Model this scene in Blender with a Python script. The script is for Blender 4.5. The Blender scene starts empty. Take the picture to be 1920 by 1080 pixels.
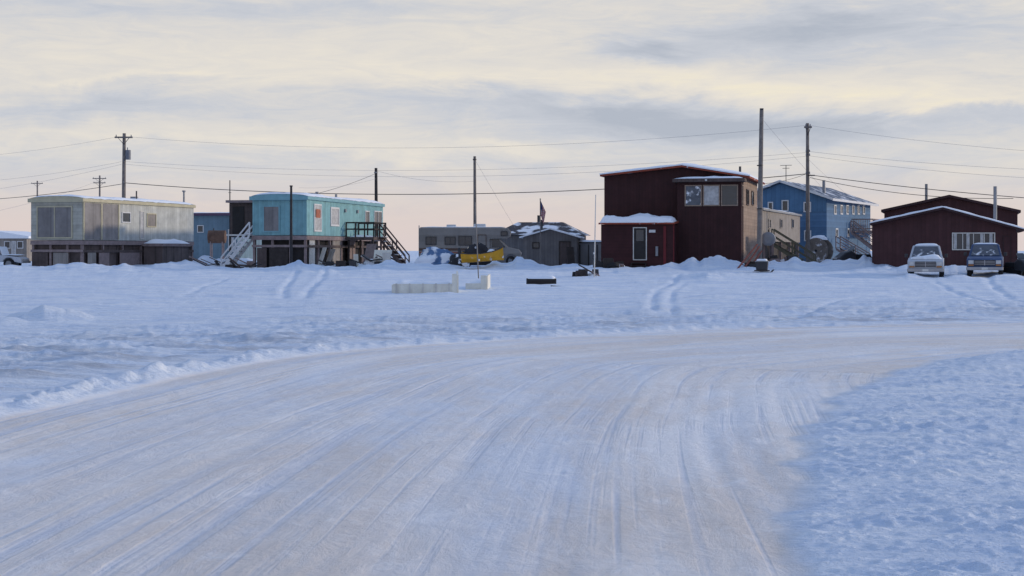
import bpy, math, random
import numpy as np
from mathutils import Vector
random.seed(7)
scene=bpy.context.scene; COL=scene.collection
F=2900.; CX=960.; HY=470.; EYE=1.8
R=math.radians
def wx(px,D): return (px-CX)/F*D
def wz(py,D): return EYE-(py-HY)/F*D
# ------------------------------------------------------------------ noise / terrain
rng=np.random.RandomState(3); TAB=rng.rand(256,256)
def vn(x,y,s=0):
    x=np.asarray(x,float)+s*17.31; y=np.asarray(y,float)+s*9.77
    xi=np.floor(x).astype(int); yi=np.floor(y).astype(int); fx=x-xi; fy=y-yi
    fx=fx*fx*fx*(fx*(fx*6-15)+10); fy=fy*fy*fy*(fy*(fy*6-15)+10)
    a=TAB[xi%256,yi%256]; b=TAB[(xi+1)%256,yi%256]; c=TAB[xi%256,(yi+1)%256]; d=TAB[(xi+1)%256,(yi+1)%256]
    return ((a*(1-fx)+b*fx)*(1-fy)+(c*(1-fx)+d*fx)*fy)*2-1
def fbm(x,y,o=4,s=0):
    t=0;a=1;n=0
    for k in range(o):
        t=t+a*vn(x*(2**k)*1.03+.2*k,y*(2**k),s+k*3); n+=a; a*=.5
    return t/n
def sm(t):
    t=np.clip(t,0,1); return t*t*(3-2*t)
def chaikin(p,n=3):
    for _ in range(n):
        q=[p[0]]
        for a,b in zip(p[:-1],p[1:]):
            q.append((a[0]*.75+b[0]*.25,a[1]*.75+b[1]*.25)); q.append((a[0]*.25+b[0]*.75,a[1]*.25+b[1]*.75))
        q.append(p[-1]); p=q
    return p
OUT=chaikin([(-6.6,-80),(-6.6,-5),(-6.4,5),(-6.0,12),(-5.57,16.8),(-5.24,19),(-4.58,23.7),(-3.41,27.5),(-2.1,29.2),(-.63,30.9),(2.84,34.3),(6.8,36.7),(13,39.2),(25,43),(60,50),(400,90)],2)
INN=chaikin([(0.9,-80),(1.0,0),(1.2,5),(1.54,8.6),(1.95,10.9),(2.75,14.5),(3.3,16.8),(4.7,20.9),(6.9,25.5),(9.2,28.0),(13,30.6),(22,34),(60,41),(400,80)],2)
def sdist(x,y,poly):
    best=np.full(x.shape,1e9); sg=np.zeros(x.shape); tt=np.zeros(x.shape); L=0
    for (ax,ay),(bx,by) in zip(poly[:-1],poly[1:]):
        dx=bx-ax; dy=by-ay; l=math.hypot(dx,dy)
        t=np.clip(((x-ax)*dx+(y-ay)*dy)/(l*l),0,1)
        d=np.hypot(x-ax-t*dx,y-ay-t*dy); c=dx*(y-ay)-dy*(x-ax)
        m=d<best-1e-9
        best=np.where(m,d,best); sg=np.where(m,np.where(c>0,1,-1),sg); tt=np.where(m,L+t*l,tt); L+=l
    return best*sg,tt      # + = left of direction
MOUNDS=[ # px, D, sx, sy, h
 (165,95,1.7,1.0,.55),(120,97,1.3,.8,.3),(255,97,1.8,1.0,.38),(205,93,2.2,1.4,.28),(330,99,1.5,1.,.3),(395,108,2.2,2.5,.6),(440,118,3,3,.55),(30,94,2.5,1.2,.2),
 (500,95,1.6,1.,.3),(560,94,1.4,1.,.3),(640,97,2,1,.2),(720,99,1.4,1.2,.3),(600,93,2.6,1.2,.2),
 (820,98,2.2,1.3,.28),(958,99,1.3,.9,.5),(985,99,1.4,1.,.3),(1040,97,2.2,1.2,.3),(1100,96,1.4,1,.2),
 (1290,94,2.2,.9,.42),(1350,94,1.8,1.0,.38),(1240,92,1.2,.8,.3),(1400,92,1.5,1.,.3),(1325,79,1.2,2.0,.3),
 (1480,96,2.0,1.2,.5),(1455,100,1.5,1.5,.5),(1560,104,2.0,1.5,.35),(1620,96,2.4,1.2,.6),(1660,91,1.8,.9,.45),(1700,90,1.5,.8,.3),(1790,90,1.2,.8,.45),(1900,88,1.5,.8,.3),
 (1700,82,.9,.7,.22),(1790,82.5,1.0,.7,.24),(1890,82,.9,.7,.22),(1640,84,1.5,.8,.2),
 (1360,56,.8,.6,.12),(1330,57,.9,.5,.15),(60,41,1.0,.5,.16),(120,41,.9,.5,.18),(20,39,.8,.5,.14),
 (780,63,2,.8,.10),(830,60,1.2,.4,.12),(1020,66,2,.9,.08)]
TRACKS=[([(1222,585),(1222,560),(1232,545),(1262,530),(1275,515)],.14),([(1262,590),(1256,562),(1262,545),(1285,530)],.14),
 ([(530,560),(535,540),(548,522),(560,508)],.16),([(570,560),(585,540),(600,525),(612,508)],.16),([(340,560),(380,540),(430,522)],.16),
 ([(1920,575),(1880,552),(1860,535),(1850,522)],.18),([(1900,585),(1780,545),(1750,528)],.16),
 ([(1480,600),(1580,565),(1700,545),(1900,538)],.16),([(0,590),(300,570),(640,560),(1000,575),(1500,572)],.16),([(0,600),(300,582),(640,571),(1000,585),(1500,582)],.16)]
def hbase(x,y):
    return .7*sm((y-50)/60.)-.16*np.exp(-(((x-24)/9.)**2+((y-81)/7.)**2))
def gpt(px,py):
    D=20.
    for _ in range(60):
        D=D*.5+.5*(EYE-float(hbase(wx(px,D),D)))*F/(py-HY)
    return wx(px,D),D
TR=[([gpt(*p) for p in t],w) for t,w in TRACKS]
def terrain(x,y):
    x=np.asarray(x,float); y=np.asarray(y,float)
    so,t=sdist(x,y,OUT); do=-so
    si,_=sdist(x,y,INN)
    di=si+.22*fbm(x*1.1,y*1.1,4,50)*sm(y/6)      # ragged inner edge
    h=hbase(x,y)
    road=sm(do/.35+.3)*sm(di/.25+.5)
    wv=.25*fbm(do*.3,t*.05,2,52)
    rut=.016*fbm((do+wv)*1.1,t*.03,3,1)+.011*fbm((do+wv)*3.6,t*.035,2,5)+.005*fbm(do*7,t*.35,3,8)+.005*fbm(x*4,y*4,3,9)-.02
    fade=sm((160-y)/90.+.25)
    chop=np.abs(fbm(x*.40+.2*y,y*2.4,4,15)); chop2=np.maximum(0,fbm(x*.20,y*1.3,4,17)-.05)
    fld=.12*fbm(x*.05,y*.13,4,11)+.05*fbm(x*.22+y*.1,y*.9,4,13)*fade+.06*chop*fade+.15*chop2*fade+.016*fbm(x*3,y*8,3,16)*fade
    rough=sm((do+13)/5.)*sm((-do-.2)/.8)
    fld=fld+rough*(.085*fbm(x*.7,y*1.7,4,18)+.08*np.maximum(0,fbm(x*1.8,y*3.2,3,19))+.03*fbm(x*6,y*8,3,20))
    fld=fld+.35*sm((y-80)/20)*np.maximum(0,fbm(x*.25,y*.35,4,22))+.14*sm((y-78)/12)*np.maximum(0,fbm(x*.9,y*1.1,4,23))*sm((140-y)/20)
    berm=np.exp(-((do+.38)/.26)**2)*(.075+.13*fbm(t*1.1,do*2,4,24)+.06*fbm(t*6,do*6,2,25))*sm((44-y)/12)
    berm2=np.exp(-((do+2.2)/.5)**2)*(.03+.12*fbm(t*.5,do*.6,4,27))
    bk=-di
    clod=np.abs(fbm(x*2.6+.5*y,y*3.0,4,31)); spar=sm(fbm(x*1.1,y*1.3,3,36)*1.6+.45)
    bank=-.015+.035*sm((bk+.1)/1.2)+.03*fbm(x*.5,y*.7,4,30)*sm(bk/1.5)+.045*clod*sm(bk/.3)*spar+.022*np.maximum(0,fbm(x*11,y*11,3,32)+.1)*sm(bk/.2)+.04*np.maximum(0,fbm(x*6,y*6,3,34)-.15)*sm(bk/.3)*spar+.16*sm((y-19)/8)*sm(bk/1.5)*sm((34-y)/4)
    outm=sm(-do/.35+.3); inm=sm(-di/.25+.5)
    inm=inm*(so<0); outm=outm*(1-inm)
    h=h+road*rut+outm*(fld*sm((-do)/4+.1)+np.maximum(berm,-.02)+berm2)+inm*bank
    for px,D,sx,sy,a in MOUNDS:
        mx=wx(px,D); g=np.exp(-(((x-mx)/sx)**2+((y-D)/sy)**2)); h=h+a*g*(1+.8*fbm(x*1.3,y*1.5,4,40))
    for pl,w in TR:
        best=np.full(x.shape,1e9)
        for (ax,ay),(bx,by) in zip(pl[:-1],pl[1:]):
            dx=bx-ax; dy=by-ay; tt=np.clip(((x-ax)*dx+(y-ay)*dy)/(dx*dx+dy*dy),0,1)
            best=np.minimum(best,np.hypot(x-ax-tt*dx,y-ay-tt*dy))
        br=.6+.5*fbm(x*.5,y*.5,3,44)
        h=h-.07*br*np.exp(-(best/w)**2)+.018*br*np.exp(-((best-w*2)/w)**2)
    return h,do,di,t
def H(x,y): return float(terrain(np.array([x]),np.array([y]))[0][0])
# ------------------------------------------------------------------ materials
def mat(name,col,rough=.8,var=.2,scale=1.5,bump=.15,groove=None,period=.2,gdepth=.5,metal=0,stain=None,stain_amt=.5,spec=.3,snowy=0,snow_lo=.5):
    m=bpy.data.materials.new(name); m.use_nodes=True; nt=m.node_tree; N=nt.nodes; Lk=nt.links
    b=N['Principled BSDF']; b.inputs['Roughness'].default_value=rough; b.inputs['Metallic'].default_value=metal
    b.inputs['Specular IOR Level'].default_value=spec
    tc=N.new('ShaderNodeTexCoord')
    n1=N.new('ShaderNodeTexNoise'); n1.inputs['Scale'].default_value=scale; n1.inputs['Detail'].default_value=6; n1.inputs['Roughness'].default_value=.65
    Lk.new(tc.outputs['Object'],n1.inputs['Vector'])
    r=N.new('ShaderNodeValToRGB'); r.color_ramp.elements[0].position=.3; r.color_ramp.elements[1].position=.7
    c=col
    r.color_ramp.elements[0].color=(*[max(0,v*(1-var)) for v in c],1); r.color_ramp.elements[1].color=(*[min(.95,v*(1+var)) for v in c],1)
    Lk.new(n1.outputs['Fac'],r.inputs['Fac']); out=r.outputs['Color']
    if stain:
        n2=N.new('ShaderNodeTexNoise'); n2.inputs['Scale'].default_value=1.; n2.inputs['Detail'].default_value=8; n2.inputs['Roughness'].default_value=.7
        mp=N.new('ShaderNodeMapping'); mp.inputs['Scale'].default_value=(2.2,2.2,.5); Lk.new(tc.outputs['Object'],mp.inputs['Vector']); Lk.new(mp.outputs['Vector'],n2.inputs['Vector'])
        rr=N.new('ShaderNodeMapRange'); rr.inputs['From Min'].default_value=.48; rr.inputs['From Max'].default_value=.72; rr.inputs['To Max'].default_value=stain_amt
        Lk.new(n2.outputs['Fac'],rr.inputs['Value'])
        mx=N.new('ShaderNodeMixRGB'); mx.inputs['Color2'].default_value=(*stain,1); Lk.new(rr.outputs['Result'],mx.inputs['Fac']); Lk.new(out,mx.inputs['Color1']); out=mx.outputs['Color']
    if groove:
        sp=N.new('ShaderNodeSeparateXYZ'); Lk.new(tc.outputs['Object'],sp.inputs[0])
        if groove=='v':
            ad=N.new('ShaderNodeMath'); Lk.new(sp.outputs['X'],ad.inputs[0]); Lk.new(sp.outputs['Y'],ad.inputs[1]); src=ad.outputs[0]
        else: src=sp.outputs['Z']
        mu=N.new('ShaderNodeMath'); mu.operation='MULTIPLY'; mu.inputs[1].default_value=1/period; Lk.new(src,mu.inputs[0])
        fr=N.new('ShaderNodeMath'); fr.operation='FRACT'; Lk.new(mu.outputs[0],fr.inputs[0])
        gr=N.new('ShaderNodeValToRGB'); e=gr.color_ramp.elements; e[0].position=0; e[0].color=(1-gdepth,)*3+(1,); e[1].position=.16; e[1].color=(1,1,1,1)
        e2=e.new(.9); e2.color=(.93,.93,.93,1)
        Lk.new(fr.outputs[0],gr.inputs['Fac'])
        mm=N.new('ShaderNodeMixRGB'); mm.blend_type='MULTIPLY'; mm.inputs['Fac'].default_value=1; Lk.new(out,mm.inputs['Color1']); Lk.new(gr.outputs['Color'],mm.inputs['Color2']); out=mm.outputs['Color']
        fl=N.new('ShaderNodeMath'); fl.operation='FLOOR'; Lk.new(mu.outputs[0],fl.inputs[0])
        wn=N.new('ShaderNodeTexWhiteNoise'); wn.noise_dimensions='1D'; Lk.new(fl.outputs[0],wn.inputs['W'])
        mr=N.new('ShaderNodeMapRange'); mr.inputs['To Min'].default_value=.86; mr.inputs['To Max'].default_value=1.06; Lk.new(wn.outputs['Value'],mr.inputs['Value'])
        m2=N.new('ShaderNodeMixRGB'); m2.blend_type='MULTIPLY'; m2.inputs['Fac'].default_value=1; Lk.new(out,m2.inputs['Color1']); Lk.new(mr.outputs['Result'],m2.inputs['Color2']); out=m2.outputs['Color']
    if snowy:
        n3=N.new('ShaderNodeTexNoise'); n3.inputs['Scale'].default_value=snowy; n3.inputs['Detail'].default_value=7; Lk.new(tc.outputs['Object'],n3.inputs['Vector'])
        r3=N.new('ShaderNodeMapRange'); r3.inputs['From Min'].default_value=snow_lo; r3.inputs['From Max'].default_value=snow_lo+.08; Lk.new(n3.outputs['Fac'],r3.inputs['Value'])
        mx=N.new('ShaderNodeMixRGB'); mx.inputs['Color2'].default_value=(.78,.8,.84,1); Lk.new(r3.outputs['Result'],mx.inputs['Fac']); Lk.new(out,mx.inputs['Color1']); out=mx.outputs['Color']
    Lk.new(out,b.inputs['Base Color'])
    if bump:
        bp=N.new('ShaderNodeBump'); bp.inputs['Strength'].default_value=bump; bp.inputs['Distance'].default_value=.03
        n4=N.new('ShaderNodeTexNoise'); n4.inputs['Scale'].default_value=scale*8; n4.inputs['Detail'].default_value=4; Lk.new(tc.outputs['Object'],n4.inputs['Vector'])
        Lk.new(n4.outputs['Fac'],bp.inputs['Height']); Lk.new(bp.outputs['Normal'],b.inputs['Normal'])
    return m
K={}
K['cream']=mat('cream_siding',(.50,.51,.48),groove='v',period=.3,gdepth=.25,stain=(.36,.35,.32),stain_amt=.35)
K['creamfront']=mat('cream_front',(.42,.415,.36),groove='h',period=.22,gdepth=.25,stain=(.27,.25,.22),stain_amt=.5)
K['greyply']=mat('weathered_panel',(.25,.235,.23),var=.25,scale=.9,groove='v',period=1.2,gdepth=.35,stain=(.17,.16,.155),stain_amt=.6)
K['yellowtrim']=mat('yellow_trim',(.47,.43,.30),var=.12,stain=(.32,.28,.2),stain_amt=.4)
K['teal']=mat('turquoise_siding',(.205,.40,.43),groove='v',period=.3,gdepth=.28,stain=(.18,.33,.35),stain_amt=.4)
K['tealtrim']=mat('turquoise_trim',(.19,.36,.40),var=.12)
K['brownwood']=mat('brown_wood',(.10,.075,.07),var=.3,groove='v',period=.25,gdepth=.4)
K['skirtply']=mat('brown_skirting_boards',(.13,.10,.095),var=.4,scale=.8,groove='v',period=1.1,gdepth=.6,stain=(.06,.05,.05),stain_amt=.7)
K['pinkwood']=mat('weathered_beam',(.24,.185,.18),var=.25,scale=3)
K['darkwood']=mat('dark_wood',(.04,.032,.03),var=.35,scale=3)
K['polewood']=mat('pole_wood',(.18,.16,.15),var=.3,scale=4,stain=(.1,.09,.085),stain_amt=.6)
K['poleblack']=mat('tarred_pole',(.035,.033,.035),var=.3,scale=4)
K['nearblack']=mat('near_black_brown',(.03,.027,.027),var=.3)  # near-black brown of the inset plywood skirting and the dark door faces
K['whitewood']=mat('white_painted_wood',(.60,.58,.54),var=.12,scale=3,stain=(.4,.36,.3),stain_amt=.4)
K['creampanel']=mat('cream_board',(.72,.70,.62),var=.12,scale=3,stain=(.5,.46,.4),stain_amt=.5)
K['white']=mat('white_paint',(.60,.60,.60),var=.08)
K['red']=mat('dark_red_siding',(.043,.0145,.015),var=.22,groove='v',period=.2,gdepth=.3,stain=(.03,.013,.014),stain_amt=.5)
K['redh']=mat('dark_red_boards',(.048,.014,.0155),var=.2,groove='h',period=.2,gdepth=.35)
K['redtrim']=mat('orange_red_trim',(.26,.06,.035),var=.2,snowy=2.5,snow_lo=.62)
K['brightred']=mat('red_paint',(.14,.022,.025),var=.15)
K['maroon']=mat('maroon_siding',(.070,.029,.031),var=.18,groove='v',period=.25,gdepth=.25,stain=(.05,.024,.026),stain_amt=.4)
K['maroonroof']=mat('brown_roof',(.055,.028,.03),var=.2,groove='v',period=.4,gdepth=.3)
K['tan']=mat('tan_siding',(.31,.23,.18),var=.2,groove='h',period=.22,gdepth=.35,stain=(.19,.13,.10),stain_amt=.4)
K['tangrey']=mat('grey_tan_siding',(.27,.245,.225),var=.2,groove='v',period=.3,gdepth=.3)
K['blue']=mat('blue_siding',(.078,.16,.28),var=.12,groove='h',period=.24,gdepth=.2,stain=(.09,.155,.24),stain_amt=.4)
K['bluetop']=mat('blue_siding_upright',(.082,.175,.30),var=.12,groove='v',period=.4,gdepth=.25)
K['blueroof']=mat('blue_grey_roof',(.10,.13,.18),var=.2,groove='v',period=.4,gdepth=.3,snowy=1.2,snow_lo=.54)
K['bluefar']=mat('far_blue_siding',(.14,.215,.27),var=.12,groove='v',period=.5,gdepth=.2)
K['purpletrim']=mat('purple_trim',(.10,.06,.10),var=.1)
K['greymetal']=mat('grey_metal',(.24,.25,.27),rough=.5,metal=.4,var=.15)
K['darkmetal']=mat('dark_metal',(.05,.05,.055),rough=.5,metal=.3)
K['shed']=mat('grey_shed_boards',(.15,.14,.14),var=.2,groove='v',period=.2,gdepth=.4)
K['patchroof']=mat('patchy_snow_roof',(.06,.055,.06),var=.3,snowy=.9,snow_lo=.5)
K['glass']=mat('window_glass',(.035,.045,.055),rough=.12,var=.2,bump=0,spec=.6)
K['curtain']=mat('curtained_glass',(.42,.42,.42),rough=.35,var=.3,scale=4,bump=0)
K['frostglass']=mat('frosted_glass',(.10,.11,.13),rough=.4,var=.3,scale=3,bump=0,snowy=2.5,snow_lo=.55)
K['orangepane']=mat('red_covered_pane',(.35,.10,.05),rough=.4,var=.4,scale=5)
K['rust']=mat('rusty_tank',(.12,.07,.05),var=.35,scale=3,stain=(.08,.05,.04))
K['rubber']=mat('tyre_rubber',(.02,.02,.022),rough=.9,var=.2)
K['chrome']=mat('chrome_trim',(.35,.35,.37),rough=.45,metal=.8,bump=0)
K['carwhite']=mat('white_car_paint',(.46,.48,.52),rough=.5,var=.08,bump=0,stain=(.33,.34,.37),stain_amt=.5)
K['carblue']=mat('blue_car_paint',(.035,.065,.15),rough=.5,var=.1,bump=0,stain=(.22,.25,.3),stain_amt=.4,snowy=2.2,snow_lo=.64)
K['lamp']=mat('headlight_lens',(.5,.5,.5),rough=.2,bump=0)
K['amber']=mat('amber_lens',(.4,.16,.04),rough=.3,bump=0)
K['rvbody']=mat('motorhome_beige',(.27,.245,.225),rough=.55,var=.1,groove='h',period=.45,gdepth=.15,stain=(.2,.18,.165),stain_amt=.5)
K['rvstripe']=mat('motorhome_brown_stripe',(.10,.06,.045),rough=.6)
K['yellow']=mat('yellow_fibreglass',(.60,.31,.02),rough=.5,var=.2,stain=(.4,.22,.05),stain_amt=.4,snowy=2.4,snow_lo=.63)
K['bluetarp']=mat('blue_tarp',(.10,.18,.33),var=.3,scale=2,snowy=1.6,snow_lo=.46)
K['blacktarp']=mat('black_tarp',(.03,.03,.035),var=.3,snowy=2.0,snow_lo=.6)
K['tanktan']=mat('drum_plywood',(.22,.19,.165),var=.3,scale=3,stain=(.12,.10,.09),snowy=2.4,snow_lo=.58)
K['orangewood']=mat('red_stained_board',(.26,.09,.065),var=.2,scale=3)
K['greenwood']=mat('greenish_treated_wood',(.13,.12,.08),var=.2,scale=3)
K['wire']=mat('black_cable',(.04,.04,.045),var=.1,bump=0)
K['wirethin']=mat('weathered_wire',(.33,.32,.33),var=.1,bump=0)
K['transf']=mat('transformer_grey',(.16,.17,.2),rough=.5)
def snowmat():
    m=bpy.data.materials.new('roof_snow'); m.use_nodes=True; N=m.node_tree.nodes; L=m.node_tree.links; b=N['Principled BSDF']
    b.inputs['Base Color'].default_value=(.80,.83,.88,1); b.inputs['Roughness'].default_value=.75; b.inputs['Specular IOR Level'].default_value=.2
    tc=N.new('ShaderNodeTexCoord'); n=N.new('ShaderNodeTexNoise'); n.inputs['Scale'].default_value=3; n.inputs['Detail'].default_value=6; L.new(tc.outputs['Object'],n.inputs['Vector'])
    bp=N.new('ShaderNodeBump'); bp.inputs['Strength'].default_value=.4; bp.inputs['Distance'].default_value=.08; L.new(n.outputs['Fac'],bp.inputs['Height']); L.new(bp.outputs['Normal'],b.inputs['Normal'])
    return m
K['snow']=snowmat()
def groundmat():
    m=bpy.data.materials.new('packed_and_drifted_snow'); m.use_nodes=True; nt=m.node_tree; N=nt.nodes; L=nt.links; b=N['Principled BSDF']
    at=N.new('ShaderNodeAttribute'); at.attribute_name='rc'
    sp=N.new('ShaderNodeSeparateXYZ'); L.new(at.outputs['Vector'],sp.inputs[0])   # d, t, mask
    geo=N.new('ShaderNodeNewGeometry')
    def math_(op,a,bb=None,c=False):
        n=N.new('ShaderNodeMath'); n.operation=op; n.use_clamp=c
        for i,v in enumerate((a,bb)):
            if v is None: continue
            if isinstance(v,(int,float)): n.inputs[i].default_value=v
            else: L.new(v,n.inputs[i])
        return n.outputs[0]
    def noise(vec,scale,det=6,rough=.6,sc=None,dist=0,loc=(0,0,0)):
        if sc:
            mp=N.new('ShaderNodeMapping'); mp.inputs['Scale'].default_value=sc; mp.inputs['Location'].default_value=loc; L.new(vec,mp.inputs['Vector']); vec=mp.outputs['Vector']
        n=N.new('ShaderNodeTexNoise'); n.inputs['Scale'].default_value=scale; n.inputs['Detail'].default_value=det; n.inputs['Roughness'].default_value=rough; n.inputs['Distortion'].default_value=dist
        L.new(vec,n.inputs['Vector']); return n.outputs['Fac']
    cm=N.new('ShaderNodeCombineXYZ'); L.new(sp.outputs['X'],cm.inputs['X']); L.new(sp.outputs['Y'],cm.inputs['Y'])
    st=noise(cm.outputs[0],1,4,.5,(1.2,.035,1),.15)      # wheel lanes
    st2=noise(cm.outputs[0],1,3,.5,(5.0,.045,1),.12)     # tyre lines
    st4=noise(cm.outputs[0],1,3,.5,(9.0,.12,1),.1,(4,2,0))
    st3=noise(cm.outputs[0],1,9,.75,(2.6,1.3,1),1.0)     # crust
    brk=noise(cm.outputs[0],1,5,.6,(.6,.16,1),.5); brk2=noise(cm.outputs[0],1,5,.6,(.5,.12,1),.5,(9,5,0))
    dirt=noise(cm.outputs[0],1,9,.70,(.40,.10,1),.7)
    pos=geo.outputs['Position']
    f1=noise(pos,1,7,.65,(.5,1.6,1)); f2=noise(pos,7,6,.7)
    def ramp(v,a,bb,lo=0,hi=1):
        r=N.new('ShaderNodeMapRange'); r.inputs['From Min'].default_value=a; r.inputs['From Max'].default_value=bb; r.inputs['To Min'].default_value=lo; r.inputs['To Max'].default_value=hi; L.new(v,r.inputs['Value']); return r.outputs['Result']
    def mix(f,c1,c2,mode='MIX'):
        x=N.new('ShaderNodeMixRGB'); x.blend_type=mode
        for i,v in ((0,f),(1,c1),(2,c2)):
            if isinstance(v,(int,float)): x.inputs[i].default_value=v
            elif isinstance(v,tuple): x.inputs[i].default_value=(*v,1)
            else: L.new(v,x.inputs[i])
        return x.outputs[0]
    snow=mix(ramp(f1,.35,.65),(.58,.68,.83),(.82,.86,.91))
    roadc=mix(ramp(st,.42,.60),(.70,.73,.79),(.85,.83,.82))
    roadc=mix(ramp(dirt,.40,.60,0,.85),roadc,(.71,.62,.545))
    l1=math_('MULTIPLY',ramp(st2,.52,.62,0,.62),ramp(brk,.42,.56)); l2=math_('MULTIPLY',ramp(st4,.54,.64,0,.5),ramp(brk2,.46,.6))
    roadc=mix(l1,roadc,(.55,.61,.73)); roadc=mix(l2,roadc,(.56,.60,.69))
    roadc=mix(ramp(st3,.54,.66,0,.5),roadc,(.91,.89,.88))
    dn=noise(pos,1,7,.7,(.22,.8,1),.5)
    edge=ramp(sp.outputs['X'],-13,-2,0,1); edge2=ramp(sp.outputs['X'],-.6,-1.6,0,1)
    fdirt=math_('MULTIPLY',math_('MULTIPLY',edge,edge2),ramp(dn,.45,.62,0,.85))
    snow=mix(fdirt,snow,(.40,.43,.49))
    spk=noise(pos,38,2,.5); spm=ramp(spk,.735,.76)
    col=mix(sp.outputs['Z'],snow,roadc)
    col=mix(math_('MULTIPLY',spm,.75),col,(.13,.11,.10))
    L.new(col,b.inputs['Base Color'])
    rg=ramp(sp.outputs['Z'],0,1,.7,.45); L.new(rg,b.inputs['Roughness']); b.inputs['Specular IOR Level'].default_value=.4
    hr=math_('SUBTRACT',math_('MULTIPLY',st3,.9),math_('ADD',math_('MULTIPLY',l1,.45),math_('MULTIPLY',l2,.35)))
    hh=math_('ADD',math_('MULTIPLY',f2,.6),math_('MULTIPLY',hr,sp.outputs['Z']))
    f3=noise(pos,2.2,7,.7,(.4,1.3,1)); inv=math_('SUBTRACT',1,sp.outputs['Z'])
    hh=math_('ADD',hh,math_('MULTIPLY',math_('MULTIPLY',f3,inv),4.0))
    bp=N.new('ShaderNodeBump'); bp.inputs['Strength'].default_value=.85; bp.inputs['Distance'].default_value=.05; L.new(hh,bp.inputs['Height']); L.new(bp.outputs['Normal'],b.inputs['Normal'])
    return m
K['ground']=groundmat()
# ------------------------------------------------------------------ ground mesh
def build_ground():
    q=np.linspace(640,7.0,470)
    yr=EYE*F/q
    rows=np.concatenate([[-80,-50,-30,-18,-10,-5,-1,2,4,5.5,6.6,7.4],yr[yr>7.8],[900,1200,1700,2500,4000,7000]])
    rows=np.unique(np.round(rows,4))
    u=np.concatenate([[-60,-30,-15,-8,-5,-3.4,-2.4,-1.8,-1.4,-1.2],np.linspace(-1.06,1.06,600),[1.2,1.4,1.8,2.4,3.4,5,8,15,30,60]])
    Y,U=np.meshgrid(rows,u,indexing='ij'); X=U*(.335*np.maximum(Y,0)+1.6)
    nr,nc=X.shape
    h,do,di,t=terrain(X.ravel(),Y.ravel())
    yy=Y.ravel(); far=sm((yy-180)/200); h=h*(1-far)+.7*far
    road=(sm(do/.3+.4)*sm(di/.3+.5))
    co=np.stack([X.ravel(),Y.ravel(),h],1)
    idx=np.arange(nr*nc).reshape(nr,nc)
    a=idx[:-1,:-1].ravel(); b=idx[:-1,1:].ravel(); c=idx[1:,1:].ravel(); d=idx[1:,:-1].ravel()
    faces=np.stack([a,b,c,d],1)
    fd=do[faces].mean(1); fi=di[faces].mean(1)
    cls=np.where(fd<0,0,np.where(fi<0,2,1))
    for k,nm in ((0,'snow_ground'),(1,'snow_road'),(2,'snow_bank')):
        fs=faces[cls==k]; used=np.unique(fs); rm=np.zeros(nr*nc,int); rm[used]=np.arange(len(used)); fs=rm[fs]
        me=bpy.data.meshes.new(nm); me.from_pydata(co[used].tolist(),[],fs.tolist())
        at=me.attributes.new('rc','FLOAT_VECTOR','POINT'); at.data.foreach_set('vector',np.stack([do[used],t[used],road[used]],1).astype(np.float32).ravel())
        me.polygons.foreach_set('use_smooth',np.ones(len(fs),bool)); me.materials.append(K['ground']); me.update()
        o=bpy.data.objects.new(nm,me); COL.objects.link(o); o['kind']='structure'
        o['label']={0:'drifted blue-white snow covering the open lots around the houses',1:'wide packed snow road curving from bottom left to the right',2:'rough crusted snow bank inside the bend of the road at right'}[k]; o['category']={0:'snow',1:'road',2:'snow bank'}[k]
build_ground()
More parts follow.
